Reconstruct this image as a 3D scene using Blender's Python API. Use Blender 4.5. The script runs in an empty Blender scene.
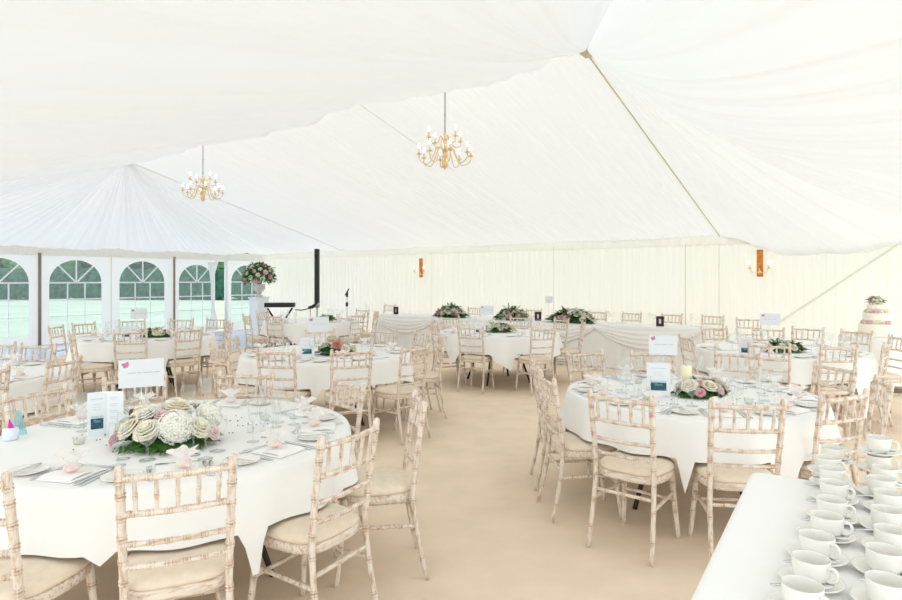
import bpy, math, random
from mathutils import Vector, Matrix, noise

PI = math.pi
sc = bpy.context.scene
C = sc.collection
F, HZ, CH = 610.0, 279.0, 1.55          # focal length in pixels, horizon row, eye height
YAW = math.radians(36.4)
CU, SU = math.cos(YAW), math.sin(YAW)

def W(u, v, z=0.0):
    return Vector((CU * u + SU * v, -SU * u + CU * v, z))

def P(px, d, z=0.0):
    return Vector(((px - 451.0) / F * d, d, z))

# ------------------------------------------------------------------ materials
def s2l(c):
    out = []
    for x in c:
        x = x / 255.0
        out.append(x / 12.92 if x <= 0.04045 else ((x + 0.055) / 1.055) ** 2.4)
    return tuple(out) + (1.0,)

def mat(name, col, rough=0.6, metal=0.0, spec=0.4, emit=None, estr=0.0, var=0.0, vscale=6.0, coat=0.0, sub=0.0):
    m = bpy.data.materials.new(name)
    m.use_nodes = True
    nt = m.node_tree
    b = nt.nodes['Principled BSDF']
    b.inputs['Base Color'].default_value = s2l(col)
    b.inputs['Roughness'].default_value = rough
    b.inputs['Metallic'].default_value = metal
    b.inputs['Specular IOR Level'].default_value = spec
    b.inputs['Coat Weight'].default_value = coat
    if emit:
        b.inputs['Emission Color'].default_value = s2l(emit)
        b.inputs['Emission Strength'].default_value = estr
    if var > 0:
        tc = nt.nodes.new('ShaderNodeTexCoord')
        n = nt.nodes.new('ShaderNodeTexNoise')
        n.inputs['Scale'].default_value = vscale
        n.inputs['Detail'].default_value = 4
        nt.links.new(tc.outputs['Object'], n.inputs['Vector'])
        r = nt.nodes.new('ShaderNodeValToRGB')
        r.color_ramp.elements[0].position = 0.3
        r.color_ramp.elements[1].position = 0.7
        lo = tuple(max(0, x * (1 - var)) for x in col)
        hi = tuple(min(255, x * (1 + var)) for x in col)
        r.color_ramp.elements[0].color = s2l(lo)
        r.color_ramp.elements[1].color = s2l(hi)
        nt.links.new(n.outputs['Fac'], r.inputs['Fac'])
        nt.links.new(r.outputs['Color'], b.inputs['Base Color'])
    return m

def fabric_mat(name, col, trans, tcol=None, rough_mix=None):
    m = bpy.data.materials.new(name)
    m.use_nodes = True
    nt = m.node_tree
    nt.nodes.clear()
    out = nt.nodes.new('ShaderNodeOutputMaterial')
    d = nt.nodes.new('ShaderNodeBsdfDiffuse')
    t = nt.nodes.new('ShaderNodeBsdfTranslucent')
    mx = nt.nodes.new('ShaderNodeMixShader')
    d.inputs['Color'].default_value = s2l(col)
    t.inputs['Color'].default_value = s2l(tcol or col)
    mx.inputs['Fac'].default_value = trans
    nt.links.new(d.outputs[0], mx.inputs[1])
    nt.links.new(t.outputs[0], mx.inputs[2])
    nt.links.new(mx.outputs[0], out.inputs[0])
    return m

def clear_mat(name, tint, gloss_ior=1.45, haze=0.0, hazecol=(255, 255, 255), edge=0.5):
    m = bpy.data.materials.new(name)
    m.use_nodes = True
    nt = m.node_tree
    nt.nodes.clear()
    out = nt.nodes.new('ShaderNodeOutputMaterial')
    t = nt.nodes.new('ShaderNodeBsdfTransparent')
    t.inputs['Color'].default_value = s2l(tint)
    g = nt.nodes.new('ShaderNodeBsdfGlossy')
    g.inputs['Roughness'].default_value = 0.03
    lwt = nt.nodes.new('ShaderNodeLayerWeight')
    lwt.inputs['Blend'].default_value = 0.5
    pw = nt.nodes.new('ShaderNodeMath')
    pw.operation = 'POWER'
    pw.inputs[1].default_value = 3.0
    nt.links.new(lwt.outputs['Facing'], pw.inputs[0])
    lw = nt.nodes.new('ShaderNodeMath')
    lw.operation = 'MULTIPLY_ADD'
    lw.inputs[1].default_value = edge
    lw.inputs[2].default_value = (gloss_ior - 1) ** 2 / (gloss_ior + 1) ** 2
    nt.links.new(pw.outputs[0], lw.inputs[0])
    mx = nt.nodes.new('ShaderNodeMixShader')
    nt.links.new(lw.outputs[0], mx.inputs['Fac'])
    nt.links.new(t.outputs[0], mx.inputs[1])
    nt.links.new(g.outputs[0], mx.inputs[2])
    last = mx
    if haze > 0:
        dd = nt.nodes.new('ShaderNodeBsdfTranslucent')
        dd.inputs['Color'].default_value = s2l(hazecol)
        m2 = nt.nodes.new('ShaderNodeMixShader')
        m2.inputs['Fac'].default_value = haze
        nt.links.new(mx.outputs[0], m2.inputs[1])
        nt.links.new(dd.outputs[0], m2.inputs[2])
        last = m2
    nt.links.new(last.outputs[0], out.inputs[0])
    return m

def wood_lime(name, grain):
    m = mat(name, (228, 214, 198), 0.5)
    nt = m.node_tree
    b = nt.nodes['Principled BSDF']
    tc = nt.nodes.new('ShaderNodeTexCoord')
    oi = nt.nodes.new('ShaderNodeObjectInfo')
    add = nt.nodes.new('ShaderNodeVectorMath')
    add.operation = 'ADD'
    nt.links.new(tc.outputs['Object'], add.inputs[0])
    nt.links.new(oi.outputs['Location'], add.inputs[1])
    mp = nt.nodes.new('ShaderNodeVectorMath')
    mp.operation = 'MULTIPLY'
    mp.inputs[1].default_value = grain
    nt.links.new(add.outputs[0], mp.inputs[0])
    n = nt.nodes.new('ShaderNodeTexNoise')
    n.inputs['Scale'].default_value = 1.0
    n.inputs['Detail'].default_value = 5
    n.inputs['Roughness'].default_value = 0.6
    nt.links.new(mp.outputs[0], n.inputs['Vector'])
    at = nt.nodes.new('ShaderNodeAttribute')
    at.attribute_name = 'worn'
    ma = nt.nodes.new('ShaderNodeMath')
    ma.operation = 'MULTIPLY_ADD'
    ma.inputs[1].default_value = -0.15
    nt.links.new(at.outputs['Fac'], ma.inputs[0])
    nt.links.new(n.outputs['Fac'], ma.inputs[2])
    r = nt.nodes.new('ShaderNodeValToRGB')
    e = r.color_ramp.elements
    e[0].position, e[0].color = 0.30, s2l((190, 156, 130))
    e[1].position, e[1].color = 0.56, s2l((232, 222, 210))
    x = r.color_ramp.elements.new(0.45)
    x.color = s2l((220, 203, 186))
    nt.links.new(ma.outputs[0], r.inputs['Fac'])
    nt.links.new(r.outputs['Color'], b.inputs['Base Color'])
    return m

M = {}
M['wood'] = wood_lime('limewashed wood', (75, 75, 14))
M['wood_h'] = wood_lime('limewashed cross wood', (14, 75, 75))
M['pad'] = mat('cream seat fabric', (233, 218, 197), 0.9, spec=0.1, var=0.02, vscale=30)
M['cloth'] = mat('white table linen', (244, 244, 241), 0.85, spec=0.15)
M['linen'] = mat('white napkin linen', (247, 246, 243), 0.9, spec=0.1)
M['lining'] = fabric_mat('white roof lining', (243, 244, 243), 0.36, (240, 241, 240))
M['lining_near'] = fabric_mat('white swagged lining', (242, 244, 244), 0.36, (238, 240, 240))
M['curtain'] = fabric_mat('ivory wall lining', (243, 240, 233), 0.38, (242, 239, 230))
M['pvc_wall'] = fabric_mat('white pvc wall', (243, 243, 243), 0.46, (240, 242, 244))
M['carpet'] = mat('beige carpet', (239, 219, 194), 0.95, spec=0.05, var=0.025, vscale=3)
M['dance'] = mat('pale blue grey floor boards', (196, 206, 232), 0.25, spec=0.5)
M['pvc'] = clear_mat('clear pvc window', (230, 246, 250), 1.3, 0.12, (236, 250, 252))
M['bar'] = mat('white window bars', (244, 247, 248), 0.5)
M['dark_pole'] = mat('brown tent pole', (150, 128, 112), 0.5)
M['cord'] = mat('beige rafter piping', (226, 214, 186), 0.8)
M['seam'] = mat('pale tan seam', (236, 230, 214), 0.8)
M['shadow_band'] = mat('grey shadow band', (238, 237, 228), 0.8)
M['glass'] = clear_mat('clear glass', (253, 254, 254), 1.4, 0.07, (250, 252, 252), edge=0.9)
M['silver'] = mat('polished steel cutlery', (226, 228, 230), 0.22, 0.9)
M['china'] = mat('white china', (238, 236, 228), 0.25, spec=0.5)
M['tulle'] = fabric_mat('white tulle', (250, 246, 242), 0.5)
M['almond'] = mat('pale pink sugared almond', (247, 214, 206), 0.5)
M['paper'] = mat('white card', (232, 236, 240), 0.8, spec=0.2)
M['pinkink'] = mat('pink print', (222, 140, 178), 0.8)
M['greyink'] = mat('pale grey print', (196, 202, 206), 0.8)
M['photo_sky'] = mat('printed pale blue sky', (190, 216, 226), 0.6)
M['photo_dark'] = mat('printed dark teal house', (38, 72, 84), 0.6, var=0.5, vscale=60)
M['photo_mid'] = mat('printed teal lawn', (96, 140, 140), 0.6)
M['leaf'] = mat('dark green leaf', (62, 104, 44), 0.5, var=0.25, vscale=40)
M['leaf2'] = mat('grey green eucalyptus leaf', (128, 158, 132), 0.6, var=0.15, vscale=40)
M['leaf_light'] = mat('fresh green leaf', (118, 152, 72), 0.5, var=0.2, vscale=40)
M['cream'] = fabric_mat('cream petal', (250, 242, 218), 0.10)
M['whitep'] = fabric_mat('white petal', (249, 248, 238), 0.10)
M['blush'] = fabric_mat('blush petal', (247, 214, 212), 0.10)
M['pink'] = fabric_mat('pink petal', (240, 178, 190), 0.10)
M['dahlia'] = fabric_mat('salmon pink petal', (228, 160, 148), 0.10)
M['plum'] = mat('dark plum bud', (92, 54, 50), 0.6)
M['wax'] = mat('ivory wax', (252, 244, 214), 0.5)
M['brass'] = mat('pale brass', (242, 212, 158), 0.3, 0.3)
M['chain'] = mat('dark chain', (78, 74, 68), 0.4, 0.7)
M['candle'] = mat('cream candle tube', (248, 238, 216), 0.5)
M['bulb'] = mat('lit candle bulb', (255, 250, 236), 0.4, emit=(255, 232, 196), estr=7.0)
M['board'] = mat('varnished orange wood', (208, 132, 52), 0.4, var=0.12, vscale=14)
M['black'] = mat('black plastic', (30, 31, 33), 0.45)
M['blackmetal'] = mat('dark painted steel', (52, 44, 40), 0.4, 0.3)
M['grey'] = mat('grey metal', (168, 172, 170), 0.35, 0.6)
M['white_keys'] = mat('white keys', (240, 240, 238), 0.3)
M['stone'] = mat('pale stone urn', (218, 212, 200), 0.8, var=0.05, vscale=14)
M['plinth'] = mat('white plinth', (238, 240, 240), 0.6)
M['icing'] = mat('ivory icing', (250, 242, 226), 0.5)
M['boardtop'] = mat('pale plywood table top', (206, 186, 150), 0.6)
M['magenta'] = mat('magenta tissue', (196, 64, 158), 0.7)
M['pot'] = mat('pale blue white pot', (226, 236, 248), 0.4)
M['cello'] = clear_mat('pale blue cellophane', (214, 238, 244), 1.4, 0.25, (214, 238, 244))
M['brownframe'] = mat('dark brown frame', (62, 44, 40), 0.5)
M['lawn'] = mat('mown lawn', (198, 207, 190), 0.95, spec=0.05, var=0.06, vscale=0.35)
M['hedge'] = mat('dark hedge leaves', (52, 88, 72), 0.9, spec=0.05, var=0.3, vscale=3.0)
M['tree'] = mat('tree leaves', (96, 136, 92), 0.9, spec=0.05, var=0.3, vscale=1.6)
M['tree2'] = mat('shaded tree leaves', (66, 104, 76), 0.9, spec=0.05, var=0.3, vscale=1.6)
M['bark'] = mat('tree bark', (120, 100, 80), 0.9)
M['confetti'] = mat('dark table gems', (92, 98, 108), 0.3)

# ------------------------------------------------------------------ mesh builder
class MB:
    def __init__(s):
        s.v, s.f, s.a = [], [], {}
    def add(s, vs, fs):
        o = len(s.v)
        s.v += [tuple(p) for p in vs]
        s.f += [tuple(o + i for i in f) for f in fs]
        return s
    def tube(s, pts, radii, seg=8, caps=True):
        pts = [Vector(p) for p in pts]
        n = len(pts)
        if not hasattr(radii, '__len__'):
            radii = [radii] * n
        t0 = (pts[1] - pts[0]).normalized()
        ref = Vector((0, 0, 1)) if abs(t0.z) < 0.9 else Vector((1, 0, 0))
        nrm = t0.cross(ref).normalized()
        vs, fs = [], []
        for i in range(n):
            t = (pts[min(i + 1, n - 1)] - pts[max(i - 1, 0)])
            t = t.normalized() if t.length > 1e-9 else t0
            nrm = (nrm - t * nrm.dot(t))
            nrm = nrm.normalized() if nrm.length > 1e-6 else t.orthogonal().normalized()
            b = t.cross(nrm)
            for k in range(seg):
                a = 2 * PI * k / seg
                vs.append(pts[i] + (nrm * math.cos(a) + b * math.sin(a)) * radii[i])
        for i in range(n - 1):
            for k in range(seg):
                k2 = (k + 1) % seg
                fs.append((i * seg + k, i * seg + k2, (i + 1) * seg + k2, (i + 1) * seg + k))
        if caps:
            fs.append(tuple(reversed(range(seg))))
            fs.append(tuple((n - 1) * seg + k for k in range(seg)))
        return s.add(vs, fs)
    def lathe(s, prof, seg=16, c=(0, 0, 0)):
        vs, fs = [], []
        for r, z in prof:
            for k in range(seg):
                a = 2 * PI * k / seg
                vs.append((c[0] + r * math.cos(a), c[1] + r * math.sin(a), c[2] + z))
        for i in range(len(prof) - 1):
            for k in range(seg):
                k2 = (k + 1) % seg
                fs.append((i * seg + k, i * seg + k2, (i + 1) * seg + k2, (i + 1) * seg + k))
        if prof[0][0] > 1e-5:
            pass
        return s.add(vs, fs)
    def box(s, c, d, rot=0.0, bev=0.0):
        x, y, z = d[0] / 2, d[1] / 2, d[2] / 2
        ca, sa = math.cos(rot), math.sin(rot)
        def R(px, py, pz):
            return (c[0] + px * ca - py * sa, c[1] + px * sa + py * ca, c[2] + pz)
        if bev <= 0:
            vs = [R(i, j, k) for i in (-x, x) for j in (-y, y) for k in (-z, z)]
            fs = [(0, 1, 3, 2), (4, 6, 7, 5), (0, 4, 5, 1), (2, 3, 7, 6), (0, 2, 6, 4), (1, 5, 7, 3)]
            return s.add(vs, fs)
        loops = []
        for (k, ins) in ((-z, bev), (-z + bev, 0), (z - bev, 0), (z, bev)):
            X, Y = x - ins, y - ins
            b = bev
            loops.append([R(-X, -Y + b, k), R(-X + b, -Y, k), R(X - b, -Y, k), R(X, -Y + b, k), R(X, Y - b, k), R(X - b, Y, k), R(-X + b, Y, k), R(-X, Y - b, k)])
        vs = [p for l in loops for p in l]
        fs = []
        for i in range(3):
            for k in range(8):
                k2 = (k + 1) % 8
                fs.append((i * 8 + k, i * 8 + k2, i * 8 + 8 + k2, i * 8 + 8 + k))
        fs.append(tuple(reversed(range(8))))
        fs.append(tuple(24 + k for k in range(8)))
        return s.add(vs, fs)
    def grid(s, fn, nu, nv, closeu=False):
        vs = [fn(i / nu, j / nv) for j in range(nv + 1) for i in range(nu if closeu else nu + 1)]
        w = nu if closeu else nu + 1
        fs = []
        for j in range(nv):
            for i in range(nu):
                i2 = (i + 1) % w
                fs.append((j * w + i, j * w + i2, (j + 1) * w + i2, (j + 1) * w + i))
        return s.add(vs, fs)
    def ball(s, c, r, sx=1, sy=1, sz=1, seg=10, rings=6):
        prof = [(max(1e-4, math.sin(PI * i / rings)), -math.cos(PI * i / rings)) for i in range(rings + 1)]
        vs, fs = [], []
        for pr, pz in prof:
            for k in range(seg):
                a = 2 * PI * k / seg
                vs.append((c[0] + r * sx * pr * math.cos(a), c[1] + r * sy * pr * math.sin(a), c[2] + r * sz * pz))
        for i in range(rings):
            for k in range(seg):
                k2 = (k + 1) % seg
                fs.append((i * seg + k, i * seg + k2, (i + 1) * seg + k2, (i + 1) * seg + k))
        return s.add(vs, fs)
    def mesh(s, name, m, smooth=True):
        me = bpy.data.meshes.new(name)
        me.from_pydata(s.v, [], s.f)
        me.materials.append(M[m] if isinstance(m, str) else m)
        if smooth:
            me.polygons.foreach_set('use_smooth', [True] * len(me.polygons))
        if s.a:
            at = me.attributes.new('worn', 'FLOAT', 'POINT')
            at.data.foreach_set('value', [s.a.get(i, 0.0) for i in range(len(s.v))])
        me.update()
        return me

def link(name, data, parent=None, loc=None, rz=None):
    o = bpy.data.objects.new(name, data)
    C.objects.link(o)
    if parent:
        o.parent = parent
    if loc is not None:
        o.location = loc
    if rz is not None:
        o.rotation_euler = (0, 0, rz)
    return o

def obj(name, mb, m, parent=None, smooth=True, loc=None, rz=None):
    return link(name, mb.mesh(name, m, smooth), parent, loc, rz)

def tag(o, label, cat, group=None, kind=None):
    o['label'] = label
    o['category'] = cat
    if group:
        o['group'] = group
    if kind:
        o['kind'] = kind
    return o

def thing(name, label, cat, loc=(0, 0, 0), rz=0.0, group=None):
    return tag(link(name, None, None, loc, rz), label, cat, group)

def struct(name, mb, m, parent=None, label=None, cat=None, smooth=True):
    o = obj(name, mb, m, parent, smooth)
    if parent is None:
        o['kind'] = 'structure'
        if label:
            o['label'] = label
            o['category'] = cat
    return o

def spline(pts, n):
    pts = [Vector(p) for p in pts]
    out = []
    m = len(pts) - 1
    for i in range(n + 1):
        x = i / n * m
        k = min(int(x), m - 1)
        t = x - k
        p0, p1, p2, p3 = pts[max(k - 1, 0)], pts[k], pts[k + 1], pts[min(k + 2, m)]
        out.append(0.5 * ((2 * p1) + (p2 - p0) * t + (2 * p0 - 5 * p1 + 4 * p2 - p3) * t * t + (3 * p1 - p0 - 3 * p2 + p3) * t ** 3))
    return out

def bamboo(mb, ctrl, r, nodes, seg=8, taper=(1.0, 1.0), gap=0.0046, bump=1.2, endcap=False):
    """a turned bamboo-style rod along a smooth path, raised double rings at NODES (0..1)"""
    base = spline(ctrl, 60)
    L = [0.0]
    for a, b in zip(base, base[1:]):
        L.append(L[-1] + (b - a).length)
    T = L[-1]
    ts = {i / 12: (1.0, 0.0) for i in range(13)}
    for n in nodes:
        for off, k, wn in ((-3.2, 1.0, 0.0), (-2.5, 0.97, 0.9), (-1.9, bump, 0.1), (-1.1, bump, 0.1), (-0.6, 0.95, 1.0), (0.6, 0.95, 1.0), (1.1, bump, 0.1), (1.9, bump, 0.1), (2.5, 0.97, 0.9), (3.2, 1.0, 0.0)):
            t = n + off * gap / T
            if 0 < t < 1:
                ts[t] = (k, wn)
    keys = sorted(ts)
    pts, rad, wr = [], [], []
    for t in keys:
        d = t * T
        i = 0
        while i < 59 and L[i + 1] < d:
            i += 1
        f = (d - L[i]) / max(1e-9, L[i + 1] - L[i])
        pts.append(base[i].lerp(base[i + 1], f))
        rad.append(r * ts[t][0] * (taper[0] + (taper[1] - taper[0]) * t))
        wr.append(ts[t][1])
    if endcap:
        d = (pts[-1] - pts[-2]).normalized()
        rr = rad[-1]
        pts += [pts[-1] + d * rr * 0.5, pts[-1] + d * rr * 0.9]
        rad += [rr * 0.85, rr * 0.4]
        wr += [0.0, 0.0]
    o = len(mb.v)
    for k, w_ in enumerate(wr):
        if w_ > 0:
            for q in range(seg):
                mb.a[o + k * seg + q] = w_
    mb.tube(pts, rad, seg)

# ------------------------------------------------------------------ camera
cam = bpy.data.cameras.new('camera')
cam.sensor_width = 36
cam.lens = F / 902 * 36
cam.shift_y = -(300 - HZ) / 902
cam.clip_end = 300
co = bpy.data.objects.new('camera', cam)
C.objects.link(co)
co.location = (0, 0, CH)
co.rotation_euler = (PI / 2, 0, 0)
sc.camera = co

# ------------------------------------------------------------------ tent shell
ZE, ZR = 2.37, 3.98
V0, V1, VR = -0.4, 12.0, 6.05
UL, UR = -16.2, 0.82
RAFT = [-12.7, -9.4, -6.04, -2.68]

def hsh(x):
    return noise.noise(Vector((x, 3.7, 1.3)))

def pleat(x, wl, irregular=0.6):
    """irregular pleat height, -1..1, at arc position x"""
    ph = 2 * PI * x / wl + 2.2 * irregular * noise.noise(Vector((x * 1.7, 5.1, 0)))
    a = 0.55 + 0.45 * noise.noise(Vector((x * 2.9 + 9, 1.1, 0)))
    return a * math.sin(ph) + 0.35 * math.sin(2.3 * ph + 1.0)

def zslope(v):
    if v >= VR:
        return ZR + (ZE - ZR) * (v - VR) / (V1 - VR)
    return ZR + (ZE - ZR) * (VR - v) / (VR - V0)

mb = MB()
mb.add([W(UL - 0.2, V0 - 0.2), W(UR + 0.2, V0 - 0.2), W(UR + 0.2, V1 + 0.2), W(UL - 0.2, V1 + 0.2)], [(0, 1, 2, 3)])
struct('floor', mb, 'carpet', label='beige carpet floor of the marquee', cat='floor')
mb = MB()
mb.add([W(UL, 0, 0.006), W(-12.3, 0, 0.006), W(-11.4, V1 - 0.1, 0.006), W(UL, V1 - 0.1, 0.006)], [(0, 1, 2, 3)])
struct('floor.001', mb, 'dance', label='pale blue grey hard floor beside the arched windows', cat='floor')

# roof lining over the three bays between rafters
def bay(u0, u1, far, sag, amp, wl, m):
    mb = MB()
    n = int((u1 - u0) / wl * 7)
    def fn(s, t):
        u = u0 + (u1 - u0) * s
        v = VR + ((V1 if far else V0) - VR) * t
        z = zslope(v)
        edge = 4 * s * (1 - s)
        sg = sag * edge * (0.25 + 0.75 * math.sin(PI * (0.12 + 0.8 * t)))
        if not far:
            sg *= 1 + 0.25 * noise.noise(Vector((s * 3, t * 2, u0)))
        z -= sg
        if not far:
            z += min(1.0, edge * 3) * (0.055 * math.sin(2 * PI * 2.6 * s + 0.5 * math.sin(3 * t)) * (0.35 + 0.65 * t))
        fd = min(1.0, edge * 8)
        z += fd * amp * pleat(u, wl) * (0.6 + 0.4 * t)
        z += fd * (0.014 if far else 0.05) * noise.noise(Vector((u * 2.5, v * 0.3, 4.0))) + fd * (0 if far else 0.04) * noise.noise(Vector((u * 5.1, v * 0.25, 8.0)))
        return W(u, v, z)
    mb.grid(fn, n, 30)
    return struct('ceiling', mb, m, label='white pleated roof lining between tent rafters', cat='ceiling')

for a, b in zip(RAFT, RAFT[1:]):
    bay(a, b, True, 0.10, 0.013, 0.125, 'lining')
    bay(a, b, False, 0.24, 0.008, 0.26, 'lining_near')

# hipped ends: lining gathered at the ridge end and fanned out to the eaves
def fan(apex, rim, sags, rim_sag, amp, npl, m, seed):
    mb = MB()
    cum = 0.0
    nseg = len(rim) - 1
    for k in range(len(rim) - 1):
        A, B = Vector(rim[k]), Vector(rim[k + 1])
        sg, rs = sags[k], rim_sag[k]
        ns = int((B - A).length * 26)
        def fn(s, t, A=A, B=B, sg=sg, rs=rs, k=k, cum=cum):
            e = A.lerp(B, s)
            tt = t
            q = apex.lerp(e, tt)
            ed = (4 * s * (1 - s)) ** 0.8
            drop = ed * (sg * math.sin(PI * min(1, tt * 0.95)) ** 0.9 + rs * tt * tt)
            ang = cum + s * (B - A).length
            pl = pleat(ang + seed, npl, 1.0) * amp * (0.25 + 0.75 * tt) * (0.4 + 0.6 * math.sin(PI * min(1, 0.15 + tt * 0.8)))
            big = 0.10 * tt * noise.noise(Vector((ang * 1.3, seed, tt * 0.8))) 
            fd = 1.0
            if k == 0:
                fd = min(1, s * 12)
            if k == nseg - 1:
                fd = min(fd, (1 - s) * 12)
            q = q + Vector((0, 0, -drop + fd * (pl + big)))
            return q
        mb.grid(fn, ns, 26)
        cum += (B - A).length
    return struct('ceiling', mb, m, label='white roof lining fanned from the ridge end', cat='ceiling')

fan(W(-12.7, VR, ZR), [W(-12.7, V1, ZE), W(UL, V1, ZE - 0.04), W(UL, 8.9, ZE - 0.06), W(UL, 5.7, ZE - 0.06), W(UL, 2.4, ZE - 0.06), W(UL, V0, ZE - 0.05), W(-12.7, V0, ZE)],
    [0.22, 0.18, 0.1, 0.1, 0.16, 0.2], [0.0] * 6, 0.035, 0.32, 'lining', 3.0)
fan(W(-2.68, VR, ZR), [W(-2.68, V1, ZE), W(UR, V1, ZE), W(UR, 6.2, ZE), W(UR, V0, ZE), W(-2.68, V0, ZE)],
    [0.26, 0.42, 0.60, 0.34], [0.36, 0.2, 0.2, 0.1], 0.025, 0.45, 'lining_near', 7.0)

# rafter piping, seams
def trim_tube(pts, r, m, label):
    mb = MB()
    mb.tube(pts, r, 6)
    return struct('trim_1', mb, m, label=label, cat='trim')
trim_tube([W(-2.69, VR + 0.05 + (V1 - VR - 0.05) * i / 8, zslope(VR + (V1 - VR) * i / 8) - 0.03) for i in range(9)], 0.011, 'cord', 'beige piping along the roof rafter above the cake')
mb = MB()
mb.box(W(-2.68, VR + 0.02, ZR - 0.03), (0.10, 0.16, 0.05), -YAW)
struct('trim_2', mb, 'cord', label='beige binding at the ridge end', cat='trim')
for u in (-6.04, -12.7):
    trim_tube([W(u, VR + (V1 - VR) * i / 8 + 0.02, zslope(VR + (V1 - VR) * i / 8) - 0.012) for i in range(9 if u < -7 else 4)], 0.004 if u > -7 else 0.009, 'seam', 'thin piping along a roof rafter')
for u, z0, z1, m_ in ((-3.28, 0.5, 2.2, 'cord'), (-6.04, 0.2, 2.25, 'seam'), (-2.68, 0.3, 2.2, 'seam'), (-9.4, 0.3, 2.2, 'seam')):
    mb = MB()
    mb.tube([W(u, V1 - 0.08, z0), W(u, V1 - 0.08, z1)], 0.006, 6)
    struct('trim_3', mb, m_, label='tan seam down the ivory wall lining', cat='trim')

# ivory pleated wall lining along the back
def curtain_wall(name, pa, pb, z0, z1, amp, wl, m, label, inward):
    mb = MB()
    pa, pb = Vector(pa), Vector(pb)
    Ln = (pb - pa).length
    n = int(Ln / wl * 7)
    inn = Vector(inward)
    def fn(s, t):
        p = pa.lerp(pb, s)
        x = s * Ln
        d = amp * pleat(x * 1.0, wl) * (0.75 + 0.25 * t) + 0.03 * noise.noise(Vector((x * 0.8, t * 0.7, 2.2)))
        q = p + inn * d
        q.z = z0 + (z1 - z0) * t
        return q
    mb.grid(fn, n, 8)
    return struct(name, mb, m, label=label, cat='wall')
inn_back = W(0, -1)
curtain_wall('wall_back', W(UL, V1, 0), W(UR, V1, 0), 0.0, 2.21, 0.020, 0.15, 'curtain', 'ivory pleated wall lining along the back of the marquee', inn_back)
# unseen side and end walls beside the camera left out for more daylight
# gathered pelmet under the eaves
def pelmet(pa, pb, inward, za, zb, label):
    mb = MB()
    pa, pb, inn = Vector(pa), Vector(pb), Vector(inward)
    Ln = (pb - pa).length
    def fn(s, t):
        x = s * Ln
        q = pa.lerp(pb, s) + inn * (0.065 * t + 0.012 * pleat(x, 0.075) * (0.3 + 0.7 * t))
        q.z = za + (zb - za) * t + 0.008 * noise.noise(Vector((x * 4, 0, 0)))
        return q
    mb.grid(fn, int(Ln / 0.075 * 5), 3)
    return struct('trim_4', mb, 'curtain', label=label, cat='pelmet')
pelmet(W(UL, V1, 0), W(UR, V1, 0), inn_back, ZE, ZE - 0.2, 'gathered ivory pelmet along the back wall eaves')
pelmet(W(UL, V0, 0), W(UL, V1, 0), W(1, 0), ZE - 0.04, 2.10, 'gathered white pelmet above the arched windows')
# diagonal shadow in the wall lining, put in as a thin grey band
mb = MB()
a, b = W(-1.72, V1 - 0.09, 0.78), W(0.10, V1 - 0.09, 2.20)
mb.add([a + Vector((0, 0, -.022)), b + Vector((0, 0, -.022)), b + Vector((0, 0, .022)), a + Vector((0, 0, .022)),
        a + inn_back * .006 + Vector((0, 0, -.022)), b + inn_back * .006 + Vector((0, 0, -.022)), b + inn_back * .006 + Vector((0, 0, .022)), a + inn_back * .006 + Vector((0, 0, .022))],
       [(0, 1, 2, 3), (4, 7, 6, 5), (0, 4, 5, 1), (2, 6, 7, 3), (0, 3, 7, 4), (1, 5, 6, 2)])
struct('trim_shadow', mb, 'shadow_band', label='faint diagonal shadow across the back wall, modelled as a thin band', cat='shadow_band', smooth=False)

# window wall at u = UL: panels with arched clear windows
def arch_path(c, hw, zb, zs, n=16):
    pts = [(c - hw, zb), (c - hw, (zb + zs) / 2), (c - hw, zs)]
    for i in range(1, n):
        a = PI - PI * i / n
        pts.append((c + hw * math.cos(a), zs + 0.94 * hw * math.sin(a)))
    pts += [(c + hw, zs), (c + hw, (zb + zs) / 2), (c + hw, zb), (c, zb)]
    return pts
def outer_path(v0, v1, inner, zt):
    out = []
    n = len(inner)
    for i, (v, z) in enumerate(inner):
        if i == n - 1:
            out.append((v, 0.0))
        elif i in (0,):
            out.append((v0, 0.0))
        elif i == n - 2:
            out.append((v1, 0.0))
        elif i <= 2:
            out.append((v0, z))
        elif i >= n - 4:
            out.append((v1, z))
        else:
            # project radially from arch centre to the rectangle
            cc = (inner[2][0] + inner[n - 4][0]) / 2
            zs = inner[2][1]
            dx, dz = v - cc, z - zs
            kx = ((v1 - cc) / dx) if dx > 1e-6 else ((v0 - cc) / dx if dx < -1e-6 else 1e9)
            kz = (zt - zs) / dz if dz > 1e-6 else 1e9
            k = min(kx, kz)
            out.append((cc + dx * k, zs + dz * k))
    return out

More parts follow.
